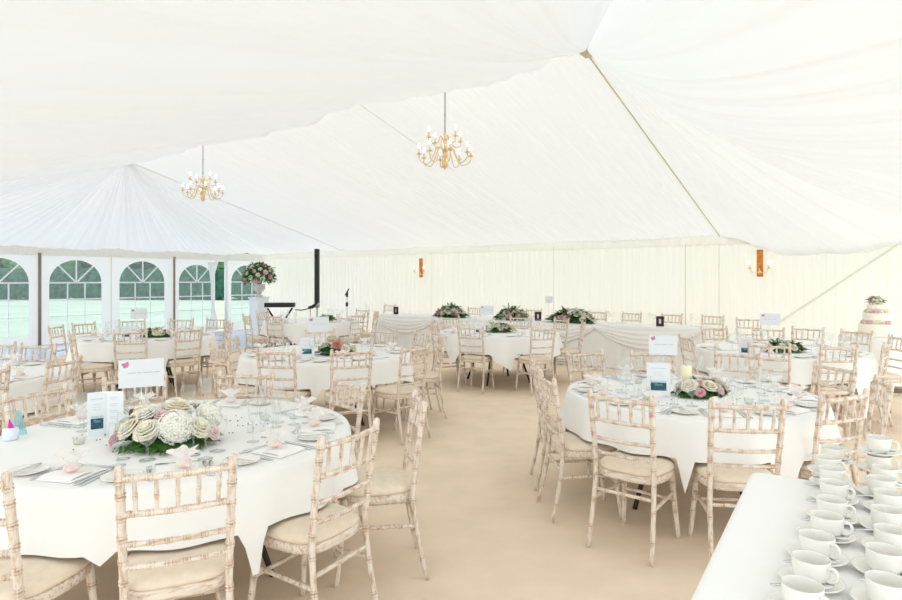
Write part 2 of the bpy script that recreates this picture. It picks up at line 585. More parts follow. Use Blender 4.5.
WIN = [(-0.4, 0.9, 0.25, .55), (0.9, 2.45, 1.68, .585), (2.45, 4.1, 3.28, .585), (4.1, 5.75, 4.95, .60), (5.75, 7.35, 6.555, .585), (7.35, 9.02, 8.175, .595), (9.02, 10.3, 9.72, .53), (10.62, 12.0, 11.38, .54)]
ZB, ZS, ZT = 0.23, 1.46, ZE - 0.05
for i, (v0, v1, c, hw) in enumerate(WIN):
    inner = arch_path(c, hw, ZB, ZS)
    outer = outer_path(v0, v1, inner, ZT)
    n = len(inner)
    mb = MB()
    vs = [W(UL, v, z) for v, z in inner] + [W(UL, v, z) for v, z in outer]
    fs = [(k, (k + 1) % n, n + (k + 1) % n, n + k) for k in range(n)]
    mb.add(vs, fs)
    # little corner fills of the rectangle
    mb.add([W(UL, v0, ZS), W(UL, v0, ZT), W(UL, c - hw * 0.72, ZT), W(UL, v1, ZS), W(UL, v1, ZT), W(UL, c + hw * 0.72, ZT)], [(0, 1, 2), (3, 5, 4)]) if False else None
    cor = [k for k in range(3, n - 4)]
    top = [k for k in cor if abs(outer[k][1] - ZT) < 1e-6]
    if top:
        kl, kr = top[0], top[-1]
        pl, pr = (kl - 1), (kr + 1)
        mb.add([W(UL, *outer[pl]), W(UL, v0, ZT), W(UL, *outer[kl])], [(0, 1, 2)])
        mb.add([W(UL, *outer[pr]), W(UL, v1, ZT), W(UL, *outer[kr])], [(0, 2, 1)])
    struct('wall_left', mb, 'pvc_wall', label='white marquee wall panel around an arched window', cat='wall', smooth=False)
    # bars
    mb = MB()
    def bar(v_a, z_a, v_b, z_b, w=0.024):
        a, b = W(UL + 0.008, v_a, z_a), W(UL + 0.008, v_b, z_b)
        d = (b - a).normalized()
        q = d.cross(W(1, 0)).normalized() * (w / 2)
        o = W(0.008, 0)
        mb.add([a - q, b - q, b + q, a + q, a - q + o, b - q + o, b + q + o, a + q + o],
               [(0, 1, 2, 3), (4, 7, 6, 5), (0, 4, 5, 1), (2, 6, 7, 3), (0, 3, 7, 4), (1, 5, 6, 2)])
    bar(c - hw, ZS, c + hw, ZS, 0.034)
    for zz, ww in ((1.06, 0.03), (0.66, 0.018)):
        bar(c - hw, zz, c + hw, zz, ww)
    for f_ in (-1 / 3, 1 / 3):
        bar(c + f_ * hw, ZS, c + f_ * hw, 1.06, 0.03)
        bar(c + f_ * hw, 1.06, c + f_ * hw, ZB, 0.018)
    for a_ in (PI * 0.27, PI * 0.5, PI * 0.73):
        bar(c, ZS, c + hw * math.cos(a_), ZS + 0.94 * hw * math.sin(a_), 0.034)
    wn = obj('window_%d' % (i + 1), mb, 'bar', None, False)
    tag(wn, ['white barred arched window near the camera side', 'arched window at the far camera side', 'arched window beyond the photo edge', 'arched window cut by the photo edge', 'arched window between the two brown poles, nearer the camera',
             'arched window behind the number card of the arched-window table', 'arched window half hidden by a white door flap', 'arched window behind the tall urn of flowers'][i], 'window', kind='structure')
    mp = MB()
    mp.add([W(UL - 0.004, v, z) for v, z in inner], [tuple(range(n))])
    obj('pane', mp, 'pvc', wn, False)
# lintel over the door gap, and posts
mb = MB()
mb.add([W(UL, 10.3, 2.06), W(UL, 10.62, 2.06), W(UL, 10.62, ZT), W(UL, 10.3, ZT)], [(0, 1, 2, 3)])
struct('wall_left', mb, 'pvc_wall', label='white panel above the door gap', cat='wall')
for v, r, m_ in ((5.75, 0.035, 'dark_pole'), (9.02, 0.03, 'dark_pole'), (7.35, 0.012, 'seam'), (10.62, 0.05, 'bar'), (2.45, 0.035, 'dark_pole')):
    mb = MB()
    mb.tube([W(UL + 0.06, v, 0.0), W(UL + 0.06, v, 2.16)], r, 8)
    struct('trim_6', mb, m_, label='tent pole between the arched windows', cat='pole')
# pulled-back door flap
mb = MB()
def ffn(s, t):
    zz = 2.05 - 2.0 * t
    va = 10.0 + 0.1 * math.sin(PI * t) - (0.0)
    vb = 10.34 - 0.17 * math.sin(PI * min(1, t * 1.2)) + 0.1 * max(0, t - .7)
    v = va + (vb - va) * s
    return W(UL + 0.10 + 0.04 * math.sin(s * 9 + t * 2), v, zz)
mb.grid(ffn, 18, 14)
struct('door_1', mb, 'pvc_wall', label='white door flap pulled aside beside an arched window', cat='door flap')

# ------------------------------------------------------------------ outside
mb = MB()
def lawn(s, t):
    p = W(-8 - 150 + 300 * t, -150 + 300 * s)
    p.z = -0.03
    return p
mb.grid(lawn, 12, 12)
o = struct('ground', mb, 'lawn', label='pale green mown lawn outside the windows', cat='lawn')

def blob_mesh(seed, sx, sy, sz, name, m, rough=0.35, sub=5):
    import bmesh
    bm = bmesh.new()
    bmesh.ops.create_icosphere(bm, subdivisions=sub, radius=1.0)
    for v in bm.verts:
        p = v.co.normalized()
        d = 1 + rough * 0.7 * noise.noise(p * 2.3 + Vector((seed, 0, 0))) + rough * 0.45 * noise.noise(p * 6.1 + Vector((seed, 4, 0))) + rough * 0.3 * noise.noise(p * 15 + Vector((0, seed, 0)))
        v.co = Vector((p.x * sx * d, p.y * sy * d, p.z * sz * d))
    me = bpy.data.meshes.new(name)
    bm.to_mesh(me)
    bm.free()
    me.materials.append(M[m])
    me.polygons.foreach_set('use_smooth', [False] * len(me.polygons))
    return me

# clipped hedge at the far side of the lawn
mb = MB()
def hedge(s, t):
    x = -75 + 85 * s
    a = PI * t
    y = 46 - 1.2 * math.cos(a) * (1.0)
    z = 2.3 * math.sin(a) ** 0.45
    n_ = noise.noise(Vector((x * 1.2, y * 1.2, z * 1.2))) * 0.35 + noise.noise(Vector((x * 4, y * 4, z * 4))) * 0.2
    return (x, y + n_ * math.cos(a) * -1 - x * 0.06, max(-0.03, z + n_ * 0.7))
mb.grid(hedge, 420, 14)
tag(obj('hedge', mb, 'hedge', None, False), 'long dark hedge across the far side of the lawn', 'hedge')
rnd = random.Random(5)
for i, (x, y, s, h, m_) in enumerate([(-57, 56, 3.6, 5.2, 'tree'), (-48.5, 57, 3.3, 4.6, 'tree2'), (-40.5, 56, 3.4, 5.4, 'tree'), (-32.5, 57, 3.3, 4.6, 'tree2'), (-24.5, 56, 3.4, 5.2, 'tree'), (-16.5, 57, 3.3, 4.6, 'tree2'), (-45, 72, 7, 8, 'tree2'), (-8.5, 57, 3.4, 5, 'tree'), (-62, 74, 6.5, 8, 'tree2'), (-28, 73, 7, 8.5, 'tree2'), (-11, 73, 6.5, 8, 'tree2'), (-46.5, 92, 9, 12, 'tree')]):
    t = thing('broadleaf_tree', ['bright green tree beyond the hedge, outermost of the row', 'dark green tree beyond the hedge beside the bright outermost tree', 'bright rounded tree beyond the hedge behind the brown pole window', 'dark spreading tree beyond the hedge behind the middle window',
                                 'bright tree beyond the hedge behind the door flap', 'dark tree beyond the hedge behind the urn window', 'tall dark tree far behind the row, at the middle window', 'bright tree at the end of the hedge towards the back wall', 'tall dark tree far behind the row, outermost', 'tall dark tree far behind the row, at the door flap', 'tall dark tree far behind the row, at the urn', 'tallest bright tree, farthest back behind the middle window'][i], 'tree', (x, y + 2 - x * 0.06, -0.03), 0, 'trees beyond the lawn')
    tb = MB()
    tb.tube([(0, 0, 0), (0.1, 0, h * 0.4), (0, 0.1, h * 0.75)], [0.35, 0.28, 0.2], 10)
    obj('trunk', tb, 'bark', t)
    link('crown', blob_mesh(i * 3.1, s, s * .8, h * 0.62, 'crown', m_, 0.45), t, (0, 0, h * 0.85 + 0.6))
# ------------------------------------------------------------------ chairs
def py(z):
    if z < 0.45:
        t = z / 0.45
        return -0.27 + 0.075 * (1 - (1 - t) ** 1.6)
    return -0.195 - 0.06 * ((z - 0.45) / 0.455) ** 1.25
def pxx(z):
    return 0.186 - 0.014 * min(1, z / 0.45) + 0.010 * max(0, (z - 0.45) / 0.455)
HP = 0.905
def post_mb(s, seg, rings):
    mb = MB()
    zs = [0, .1, .2, .3, .4, .46, .55, .65, .75, .85, HP]
    bamboo(mb, [(s * pxx(z), py(z), z) for z in zs], 0.0162, [.13, .30, .455, .55, .635, .725, .81, .895, .955] if rings else [.45, .72, .9], seg, (0.78, 0.98), endcap=True)
    return mb
def rail_mb(z, r, n, seg, bow=0.022):
    mb = MB()
    x = pxx(z) - 0.004
    pts = [(-x + 2 * x * i / 6, py(z) - bow * (1 - (2 * i / 6 - 1) ** 2), z) for i in range(7)]
    bamboo(mb, pts, r, [(k + 0.5) / n for k in range(n)], seg)
    return mb
RZ = [0.872, 0.742, 0.632, 0.548]
def spindle_mb(k, seg):
    mb = MB()
    f = (k - 2) / 2.7
    za, zb = RZ[1], RZ[0]
    xa, xb = pxx(za) * f, pxx(zb) * f * 1.02
    bw = -0.022 * (1 - f * f)
    bamboo(mb, [(xa, py(za) + bw, za), ((xa + xb) / 2, (py(za) + py(zb)) / 2 + bw, (za + zb) / 2), (xb, py(zb) + bw, zb)], 0.0085, [0.5], seg)
    return mb
def outline(n, k=1.0, inset=0.0):
    pts = []
    for i in range(n):
        a = 2 * PI * i / n
        c, s = math.cos(a), math.sin(a)
        e = 2 / (2.5 if s > 0 else 4.0)
        x = 0.196 * math.copysign(abs(c) ** e, c)
        y = 0.205 * math.copysign(abs(s) ** e, s)
        if s < 0:
            x *= 1 - 0.10 * abs(s)
        r = math.hypot(x, y)
        q = (r - inset) / r
        pts.append((x * q, y * q))
    return pts
def slab_mb(n, levels):
    mb = MB()
    loops = [(outline(n, 1, ins), z) for ins, z in levels]
    vs = [(x, y, z) for o_, z in loops for x, y in o_]
    fs = []
    for i in range(len(loops) - 1):
        for k in range(n):
            k2 = (k + 1) % n
            fs.append((i * n + k, i * n + k2, (i + 1) * n + k2, (i + 1) * n + k))
    fs.append(tuple(reversed(range(n))))
    fs.append(tuple((len(loops) - 1) * n + k for k in range(n)))
    return mb.add(vs, fs)
def frontleg_mb(s, seg):
    mb = MB()
    bamboo(mb, [(s * 0.145, 0.150, 0.43), (s * 0.155, 0.165, 0.25), (s * 0.172, 0.192, 0.0)], 0.0165, [.2, .45, .62], seg, (1.05, 0.78))
    return mb
def stretcher_mb(a, b, seg):
    mb = MB()
    a, b = Vector(a), Vector(b)
    bamboo(mb, [a, (a + b) / 2, b], 0.0105, [.2, .5, .8], seg)
    return mb
ST = [((-pxx(.33), py(.33), .33), (pxx(.33), py(.33), .33)), ((-.157, .167, .235), (.157, .167, .235)),
      ((-pxx(.28), py(.28), .28), (-.153, .163, .28)), ((pxx(.28), py(.28), .28), (.153, .163, .28))]
PADL = [(0.012, 0.446), (-0.002, 0.455), (0.0, 0.472), (0.02, 0.485), (0.06, 0.492), (0.12, 0.495)]
FRL = [(0.006, 0.405), (0.0, 0.412), (0.0, 0.44), (0.006, 0.447)]
NEAR, FARC = [], []
sp = [spindle_mb(k, 6).mesh('spindle', 'wood') for k in range(5)]
NEAR.append(('seat_frame', slab_mb(36, FRL).mesh('seat_frame', 'wood_h'), None))
NEAR.append(('seat_pad', slab_mb(36, PADL).mesh('seat_pad', 'pad'), 'cream fabric seat pad'))
for s_ in (-1, 1):
    NEAR.append(('back_post', post_mb(s_, 9, True).mesh('back_post', 'wood'), None))
    NEAR.append(('front_leg', frontleg_mb(s_, 9).mesh('front_leg', 'wood'), None))
NEAR.append(('top_rail', rail_mb(RZ[0], 0.0125, 6, 8).mesh('top_rail', 'wood_h'), None))
for z, r in zip(RZ[1:], (0.0115, 0.0105, 0.0105)):
    NEAR.append(('back_rail', rail_mb(z, r, 6, 8).mesh('back_rail', 'wood_h'), None))
for k in range(5):
    NEAR.append(('spindle', sp[k], None))
for a, b in ST:
    NEAR.append(('stretcher', stretcher_mb(a, b, 7).mesh('stretcher', 'wood_h'), None))
FARC.append(('seat_frame', slab_mb(20, FRL).mesh('seat_frame', 'wood_h'), None))
FARC.append(('seat_pad', slab_mb(20, PADL).mesh('seat_pad', 'pad'), 'cream fabric seat pad'))
for s_ in (-1, 1):
    FARC.append(('back_post', post_mb(s_, 6, False).mesh('back_post', 'wood'), None))
    FARC.append(('front_leg', frontleg_mb(s_, 6).mesh('front_leg', 'wood'), None))
mbk = MB()
for z, r in zip(RZ, (0.0125, 0.0115, 0.0105, 0.0105)):
    t_ = rail_mb(z, r, 3, 5)
    [mbk.a.__setitem__(len(mbk.v) + i_, w_) for i_, w_ in t_.a.items()]
    mbk.add(t_.v, t_.f)
for k in range(5):
    t_ = spindle_mb(k, 5)
    [mbk.a.__setitem__(len(mbk.v) + i_, w_) for i_, w_ in t_.a.items()]
    mbk.add(t_.v, t_.f)
FARC.append(('backrest', mbk.mesh('backrest', 'wood_h'), None))
for a, b in ST:
    FARC.append(('stretcher', stretcher_mb(a, b, 5).mesh('stretcher', 'wood_h'), None))

TNAME = {'T1': 'hydrangea table', 'T2': 'candle table', 'T3': 'dahlia table', 'T4': 'arched-window table', 'T5': 'edge-cropped table',
         'T6': 'central back table', 'T7': 'cake-side table', 'T8': 'keyboard-side table'}
TAB = {'T1': (-1.43, 3.21, 0.885), 'T2': (1.69, 4.32, 0.85), 'T3': (-1.36, 6.70, 0.91), 'T4': (-4.30, 8.60, 0.91), 'T5': (-4.20, 5.00, 0.90),
       'T6': (0.72, 9.30, 0.91), 'T7': (3.75, 6.98, 0.90), 'T8': (-2.70, 11.80, 0.90)}
# back-rest top centres measured per table: (px, row, facing override in degrees)
CHAIRS = {
    'T1': [(178, 468, None), (-43, 478, None), (352, 433, None), (421, 400, 191), (348, 384, None), (243, 376, None), (135, 378, None), (36, 392, None)],
    'T2': [(619, 397, None), (748, 404, None), (846, 395.5, 112), (885, 383, None), (836, 367, None), (738, 354, None), (652, 353, None), (585, 353, None), (534, 365.5, -2), (546, 378, 5)],
    'T3': [(275, 351.5, None), (352, 351.5, None), (416, 348, None), (443, 337, None), (423, 333.5, None), (385, 331, None), (320, 331, None), (231, 339, None), (217, 348, None)],
    'T4': [(55, 326.5, None), (83, 323.5, None), (70, 333, 40), (130, 332, None), (190, 329.5, None), (182, 319.5, None), (217, 319, None), (132, 320.5, None), (231, 323, None)],
    'T5': [(66, 361, None), (-22, 371, None), (39, 345.5, None), (-6, 344.5, None)],
    'T6': [(470, 327.5, None), (544, 328.5, None), (435.5, 324, None), (562, 320, None), (584, 323, None), (450, 318, None), (521, 317.5, None)],
    'T7': [(714, 328, None), (685.5, 337, None), (769, 345, None), (830, 345, None), (857, 331.5, None), (885, 343, None), (901, 337.5, None), (808, 328.5, None), (768, 329, None)],
    'T8': [(273, 316, None), (262, 312, None), (246, 315.5, None), (363, 310, None), (358.5, 315, None), (377, 312, None)],
}
HOURS = ['three', 'two', 'one', 'twelve', 'eleven', 'ten', 'nine', 'eight', 'seven', 'six', 'five', 'four']
def make_chair(loc, face, label, near, group):
    t = thing('banquet_chair', label, 'chair', loc, face - PI / 2, group)
    for nm, me, lb in (NEAR if near else FARC):
        o = link(nm, me, t)
        if lb:
            o['label'] = lb
    return t

SEATS = {}
FOOT = {}
for T, lst in CHAIRS.items():
    cx, cy, R = TAB[T]
    used = set()
    SEATS[T] = []
    FOOT[T] = []
    rows = []
    for (px, yy, fo) in lst:
        d = (CH - 0.89) * F / (yy - HZ)
        b = P(px, d)
        face = math.atan2(cy - b.y, cx - b.x) if fo is None else math.radians(fo)
        # table-facing chairs: keep the back clear of the table edge
        rad = math.hypot(b.x - cx, b.y - cy)
        if fo is None and rad < R + 0.13:
            k = (R + 0.13) / rad
            b = Vector((cx + (b.x - cx) * k, cy + (b.y - cy) * k, 0))
        o = Vector((b.x + 0.262 * math.cos(face), b.y + 0.262 * math.sin(face), 0))
        ang = math.degrees(math.atan2(b.y - cy, b.x - cx)) % 360
        rows.append((ang, o, face, d, b))
    for ang, o, face, d, b in rows:
        h = round(ang / 30) % 12
        if h in used:
            for dh in (1, -1, 2, -2, 3, -3):
                if (h + dh) % 12 not in used:
                    h = (h + dh) % 12
                    break
        used.add(h)
        vx, vy = o.x / o.length, o.y / o.length
        dt = vx * math.cos(face) + vy * math.sin(face)
        view = 'back towards the camera' if dt > 0.5 else ('facing the camera' if dt < -0.5 else 'turned side-on')
        lb = 'limewashed chair at %s o\'clock of the %s, %s' % (HOURS[h], TNAME[T], view)
        make_chair(o, face, lb, d < 5.6, 'chairs at the ' + TNAME[T])
        SEATS[T].append((math.radians(ang), HOURS[h]))
        FOOT[T].append((o.x - cx, o.y - cy, face))

# chairs along the wall side of the head table
HEADC = [(390, 304.5), (475, 306.5), (534, 308), (598, 310), (632, 312), (672, 313.5), (713, 316)]
ORD = ['first', 'second', 'third', 'fourth', 'fifth', 'sixth', 'seventh', 'eighth', 'ninth', 'tenth', 'eleventh']
for i, (px, yy) in enumerate(HEADC):
    r = (px - 451) / F
    d = 11.62 / (SU * r + CU)
    b = P(px, d)
    f = W(0, -1)
    face = math.atan2(f.y, f.x)
    make_chair((b.x + .26 * f.x, b.y + .26 * f.y, 0), face, 'limewashed chair behind the head table, %s from the keyboard end' % ORD[i], False, 'chairs behind the head table')
b = P(748, (CH - .89) * F / (319 - HZ))
make_chair((b.x - 0.1, b.y - .24, 0), math.radians(245), 'lone limewashed chair between the head table end and the cake-side table', False, 'chairs behind the head table')

# ------------------------------------------------------------------ round tables and cloths
TH = 0.745
CORNER = {'T1': -48, 'T2': -110, 'T3': -75, 'T4': -60, 'T5': -20, 'T6': -68, 'T7': -62, 'T8': -70}
LOOK = {'T1': 'with the biggest white flower ring', 'T2': 'with a thick ivory candle among roses', 'T3': 'with one salmon dahlia in its flowers',
        'T4': 'in front of the arched windows', 'T5': 'cropped by the photo edge', 'T6': 'in front of the long head table', 'T7': 'beside the tiered cake', 'T8': 'beside the black keyboard'}
for T, (cx, cy, R) in TAB.items():
    t = thing('round_table', 'round banquet table hidden under white cloth, ' + LOOK[T], 'table', (cx, cy, 0), math.radians(CORNER[T] + 45), 'round banquet tables')
    mb = MB()
    mb.lathe([(0.001, 0.700), (R - 0.01, 0.700), (R - 0.004, 0.708), (R - 0.004, 0.728), (R - 0.01, 0.735), (0.001, 0.735)], 48)
    obj('tabletop', mb, 'boardtop', t)
    for k in range(4):
        a = PI / 2 * k
        mb = MB()
        ca, sa = math.cos(a), math.sin(a)
        mb.tube(spline([(0.30 * ca, 0.30 * sa, 0.70), (0.36 * ca, 0.36 * sa, 0.42), (0.42 * ca, 0.42 * sa, 0.22), (0.50 * ca, 0.50 * sa, 0.0)], 12), 0.016, 8)
        obj('leg', mb, 'blackmetal', t)
    mb = MB()
    mb.tube([(-.36, 0, .42), (0, 0, .40), (.36, 0, .42)], 0.010, 6)
    mb.tube([(0, -.36, .42), (0, 0, .40), (0, .36, .42)], 0.010, 6)
    obj('cross_brace', mb, 'blackmetal', t)
    # square cloth on a round table: short at the sides, pointed at the corners
    HS = 1.21 if T in ('T6', 'T1') else (1.26 if T == 'T2' else 1.17)
    c0 = math.radians(CORNER[T] + 45)
    seats = [a for a, _ in SEATS[T]]
    rr_ = random.Random(hash(T) % 7 + 3)
    ph = rr_.random() * 6
    def drop(phi):
        q = phi - c0
        L = HS / max(abs(math.cos(q)), abs(math.sin(q)))
        dp = L - R - 0.02
        return dp
    def blocked(phi):
        for q_ in (0.0, 0.03, 0.06, 0.10, 0.14):
            x, y = (R + q_) * math.cos(phi), (R + q_) * math.sin(phi)
            for (ox, oy, fc) in FOOT[T]:
                dx, dy = x - ox, y - oy
                fw = dx * math.cos(fc) + dy * math.sin(fc)
                sd = -dx * math.sin(fc) + dy * math.cos(fc)
                if abs(sd) < 0.215 and -0.31 < fw < 0.235:
                    return True
        return False
    blk = [blocked(2 * PI * k / 220) for k in range(220)]
    LIM = []
    for k in range(220):
        near = 99
        for g in range(-30, 31):
            if blk[(k + g) % 220]:
                near = min(near, abs(g))
        LIM.append(0.232 + max(0, near - 1) * 2 * PI / 220 * (13 if T == 'T2' else 8))
    drop0 = drop
    def drop(phi):
        k = int(round(phi / (2 * PI) * 220)) % 220
        return max(0.12, min(drop0(phi), LIM[k], 0.60))
    NA = 220
    rings = []
    def top_r(phi):
        return R + 0.004
    prof = [0.0, 0.3, 0.6, 0.85, 0.97]
    vs, fs = [], []
    for q in prof[1:]:
        for k in range(NA):
            a = 2 * PI * k / NA
            vs.append((q * R * math.cos(a), q * R * math.sin(a), TH + 0.0012 * noise.noise(Vector((q * 5 * math.cos(a), q * 5 * math.sin(a), cx)))))
    ND = 10
    for j in range(ND + 1):
        tt = j / ND
        for k in range(NA):
            a = 2 * PI * k / NA
            dp = drop(a)
            # smooth the drop a little so that the hem flows
            dp = (dp * 2 + drop(a - 0.03) + drop(a + 0.03)) / 4
            w = tt * tt * (3 - 2 * tt) * 0.5 + tt * 0.5
            fold = math.sin(11 * a + ph + 1.3 * math.sin(3 * a + ph)) * 0.5 + 0.5 * math.sin(17 * a + 2 * ph)
            flare = w * (0.015 + 0.07 * dp + 0.13 * dp * fold)
            r_ = R + 0.006 * min(1, tt * 6) + flare
            if j == 0:
                r_ = R - 0.004
            z = TH - dp * tt - (0.004 if j else 0.0)
            vs.append((r_ * math.cos(a), r_ * math.sin(a), z))
    nr = len(prof) - 1 + ND + 1
    for i in range(nr - 1):
        for k in range(NA):
            k2 = (k + 1) % NA
            fs.append((i * NA + k, (i + 1) * NA + k, (i + 1) * NA + k2, i * NA + k2))
    fs.append(tuple(range(NA)))
    mb = MB()
    mb.add(vs, fs)
    cl = obj('tablecloth', mb, 'cloth', None, True, (cx, cy, 0))
    tag(cl, 'white tablecloth on the round table ' + LOOK[T], 'tablecloth', 'white cloths on round tables')

# ------------------------------------------------------------------ tableware meshes
def lathe_mesh(name, prof, m, seg=16):
    mb = MB()
    mb.lathe(prof, seg)
    return mb.mesh(name, m)
GL = {}
GL['wine_glass'] = lathe_mesh('wine_glass', [(0.001, 0.0), (0.033, 0.001), (0.032, 0.003), (0.008, 0.006), (0.0042, 0.015), (0.004, 0.085), (0.008, 0.092), (0.026, 0.105), (0.036, 0.125), (0.038, 0.145), (0.035, 0.17), (0.031, 0.19)], 'glass', 20)
GL['water_goblet'] = lathe_mesh('water_goblet', [(0.001, 0.0), (0.035, 0.001), (0.034, 0.003), (0.008, 0.006), (0.0045, 0.015), (0.0045, 0.06), (0.010, 0.068), (0.032, 0.084), (0.042, 0.108), (0.043, 0.13), (0.038, 0.165)], 'glass', 20)
GL['champagne_flute'] = lathe_mesh('champagne_flute', [(0.001, 0.0), (0.030, 0.001), (0.029, 0.003), (0.007, 0.006), (0.004, 0.015), (0.004, 0.085), (0.010, 0.100), (0.021, 0.125), (0.024, 0.155), (0.022, 0.215)], 'glass', 16)
plate_me = lathe_mesh('side_plate', [(0.001, 0.004), (0.045, 0.004), (0.050, 0.001), (0.0505, 0.004), (0.078, 0.012), (0.079, 0.014), (0.076, 0.0145), (0.050, 0.008), (0.046, 0.0065), (0.001, 0.0065)], 'china', 28)

def flat_strip(mb, outline_pts, th):
    """closed symmetric outline: list of (y, halfwidth, z)"""
    vs, fs = [], []
    for y, hw, z in outline_pts:
        vs += [(-hw, y, z), (0, y, z - 0.0004), (hw, y, z), (hw, y, z + th), (0, y, z + th * 0.8), (-hw, y, z + th)]
    n = len(outline_pts)
    for i in range(n - 1):
        for k in range(6):
            k2 = (k + 1) % 6
            fs.append((i * 6 + k, i * 6 + k2, i * 6 + 6 + k2, i * 6 + 6 + k))
    fs.append((5, 4, 3, 2, 1, 0))
    fs.append(tuple((n - 1) * 6 + k for k in range(6)))
    mb.add(vs, fs)
def knife_me():
    mb = MB()
    flat_strip(mb, [(-0.11, .004, .001), (-0.10, .009, .001), (-0.05, .0085, .002), (-0.01, .006, .002), (0.005, .0075, .001), (0.06, .0095, .001), (0.095, .0085, .001), (0.112, .003, .001)], 0.003)
    return mb.mesh('table_knife', 'silver')
def fork_me():
    mb = MB()
    flat_strip(mb, [(-0.10, .005, .001), (-0.085, .008, .001), (-0.03, .0045, .004), (0.03, .0035, .004), (0.045, .008, .002), (0.055, .0115, .001), (0.062, .0115, .001)], 0.0025)
    for k in range(4):
        x = -0.0095 + 0.00633 * k
        mb.tube([(x, 0.061, .003), (x, 0.08, .003), (x * 0.95, 0.104, .0065)], [.0017, .0016, .0009], 5)
    return mb.mesh('table_fork', 'silver')
def spoon_me(name='dessert_spoon', k=1.0):
    mb = MB()
    flat_strip(mb, [(-0.09 * k, .004, .001), (-0.08 * k, .007 * k, .001), (-0.02 * k, .0035, .004), (0.03 * k, .003, .004), (0.04 * k, .008 * k, .002), (0.055 * k, .0155 * k, .001), (0.07 * k, .0165 * k, .001), (0.083 * k, .011 * k, .0025), (0.09 * k, .003, .004)], 0.0025)
    return mb.mesh(name, 'silver')
KN, FK, SPN = knife_me(), fork_me(), spoon_me()
BK = MB()
flat_strip(BK, [(-0.08, .003, .001), (-0.07, .007, .001), (-0.02, .005, .002), (0.0, .006, .001), (0.05, .008, .001), (0.075, .003, .001)], 0.003)
BK = BK.mesh('butter_knife', 'silver')
def napkin_me():
    mb = MB()
    mb.box((0, 0, 0.004), (0.165, 0.175, 0.008), 0, 0.003)
    def fl(s, t):
        return (-.078 + .156 * s, -.085 + 0.115 * t, 0.0085 + 0.006 * math.sin(PI * t) ** .3 + 0.0015 * math.sin(s * 7))
    mb.grid(fl, 8, 6)
    return mb.mesh('folded_napkin', 'linen')
NAP = napkin_me()
def puff_mes():
    mb = MB()
    def fn(s, t):
        a = 2 * PI * s
        if t < 0.55:
            q = t / 0.55
            r = 0.031 * math.sin(PI * (0.15 + 0.72 * q)) + 0.002
            z = 0.038 * q
        else:
            q = (t - 0.55) / 0.45
            r = 0.014 + 0.042 * q * (1 + 0.35 * math.sin(7 * a) * q)
            z = 0.038 + 0.035 * q + 0.008 * math.sin(5 * a + 1) * q
        return (r * math.cos(a), r * math.sin(a), z)
    mb.grid(fn, 36, 12, True)
    pf = mb.mesh('tulle_wrap', 'tulle')
    mb = MB()
    for k in range(5):
        a = 2 * PI * k / 5
        mb.ball((0.014 * math.cos(a), 0.014 * math.sin(a) - 0.016, 0.016 + 0.005 * (k % 2)), 0.013, 1, 1, 0.8, 8, 5)
    return pf, mb.mesh('sugared_almonds', 'almond')
PUFF, ALM = puff_mes()

def place(T, ang, hour, level):
    cx, cy, R = TAB[T]
    rad = Vector((math.cos(ang), math.sin(ang), 0))
    f = -rad
    rt = Vector((f.y, -f.x, 0))
    face = math.atan2(f.y, f.x) - PI / 2
    where = "at %s o'clock on the %s" % (hour, TNAME[T])
    rn = random.Random(int(ang * 1000) + ord(T[1]))
    def at(r, off, z=0.0015):
        p = Vector((cx, cy, TH + z)) + rad * (r * R / 0.9) + rt * off
        return p
    def put(nm, me, cat, desc, r, off, rot=0.0, z=0.0015):
        jr, jo = rn.uniform(-.008, .008), rn.uniform(-.006, .006)
        o = link(nm, me, None, at(r + jr, off + jo, z), face + rot + rn.uniform(-.08, .08))
        tag(o, desc + ' ' + where, cat, cat + ' set on the ' + TNAME[T])
        return o
    put('folded_napkin', NAP, 'napkin', 'folded white napkin', 0.735, 0.0)
    fv = thing('favour_bag', 'white tulle favour bag with pink almonds ' + where, 'favour', at(0.72 + rn.uniform(-.02, .02), rn.uniform(-.02, .02), 0.0175), face + rn.uniform(-.4, .4), 'favour set on the ' + TNAME[T])
    link('tulle_wrap', PUFF, fv)
    link('sugared_almonds', ALM, fv)['label'] = 'pale pink sugared almonds'
    put('side_plate', plate_me, 'plate', 'white side plate', 0.735, -0.205)
    put('table_knife', KN, 'knife', 'inner steel dinner knife', 0.74, 0.105)
    put('table_fork', FK, 'fork', 'inner steel dinner fork', 0.73, -0.110)
    put('wine_glass', GL['wine_glass'], 'wine glass', 'clear wine glass', 0.590, 0.105)
    put('champagne_flute', GL['champagne_flute'], 'champagne flute', 'clear champagne flute', 0.50, 0.055)
    if level > 1:
        put('table_knife', KN, 'knife', 'outer steel starter knife', 0.74, 0.130)
        put('butter_knife', BK, 'butter knife', 'small butter knife on the side plate', 0.735, -0.215, 0.12, 0.0165)
        put('dessert_spoon', SPN, 'spoon', 'steel dessert spoon', 0.615, -0.01, PI / 2)
        put('water_goblet', GL['water_goblet'], 'water goblet', 'wide clear water goblet', 0.485, 0.165)

for T in TAB:
    seats = list(SEATS[T])
    if T == 'T1':
        pass
    lv = 2 if T in ('T1', 'T2') else 1
    seats.sort()
    keep = []
    for a, h in seats:
        if keep and a - keep[-1][0] < 0.42:
            continue
        keep.append((a, h))
    if len(keep) > 2 and (keep[0][0] + 2 * PI - keep[-1][0]) < 0.42:
        keep.pop()
    for a, h in keep:
        place(T, a, h, lv)

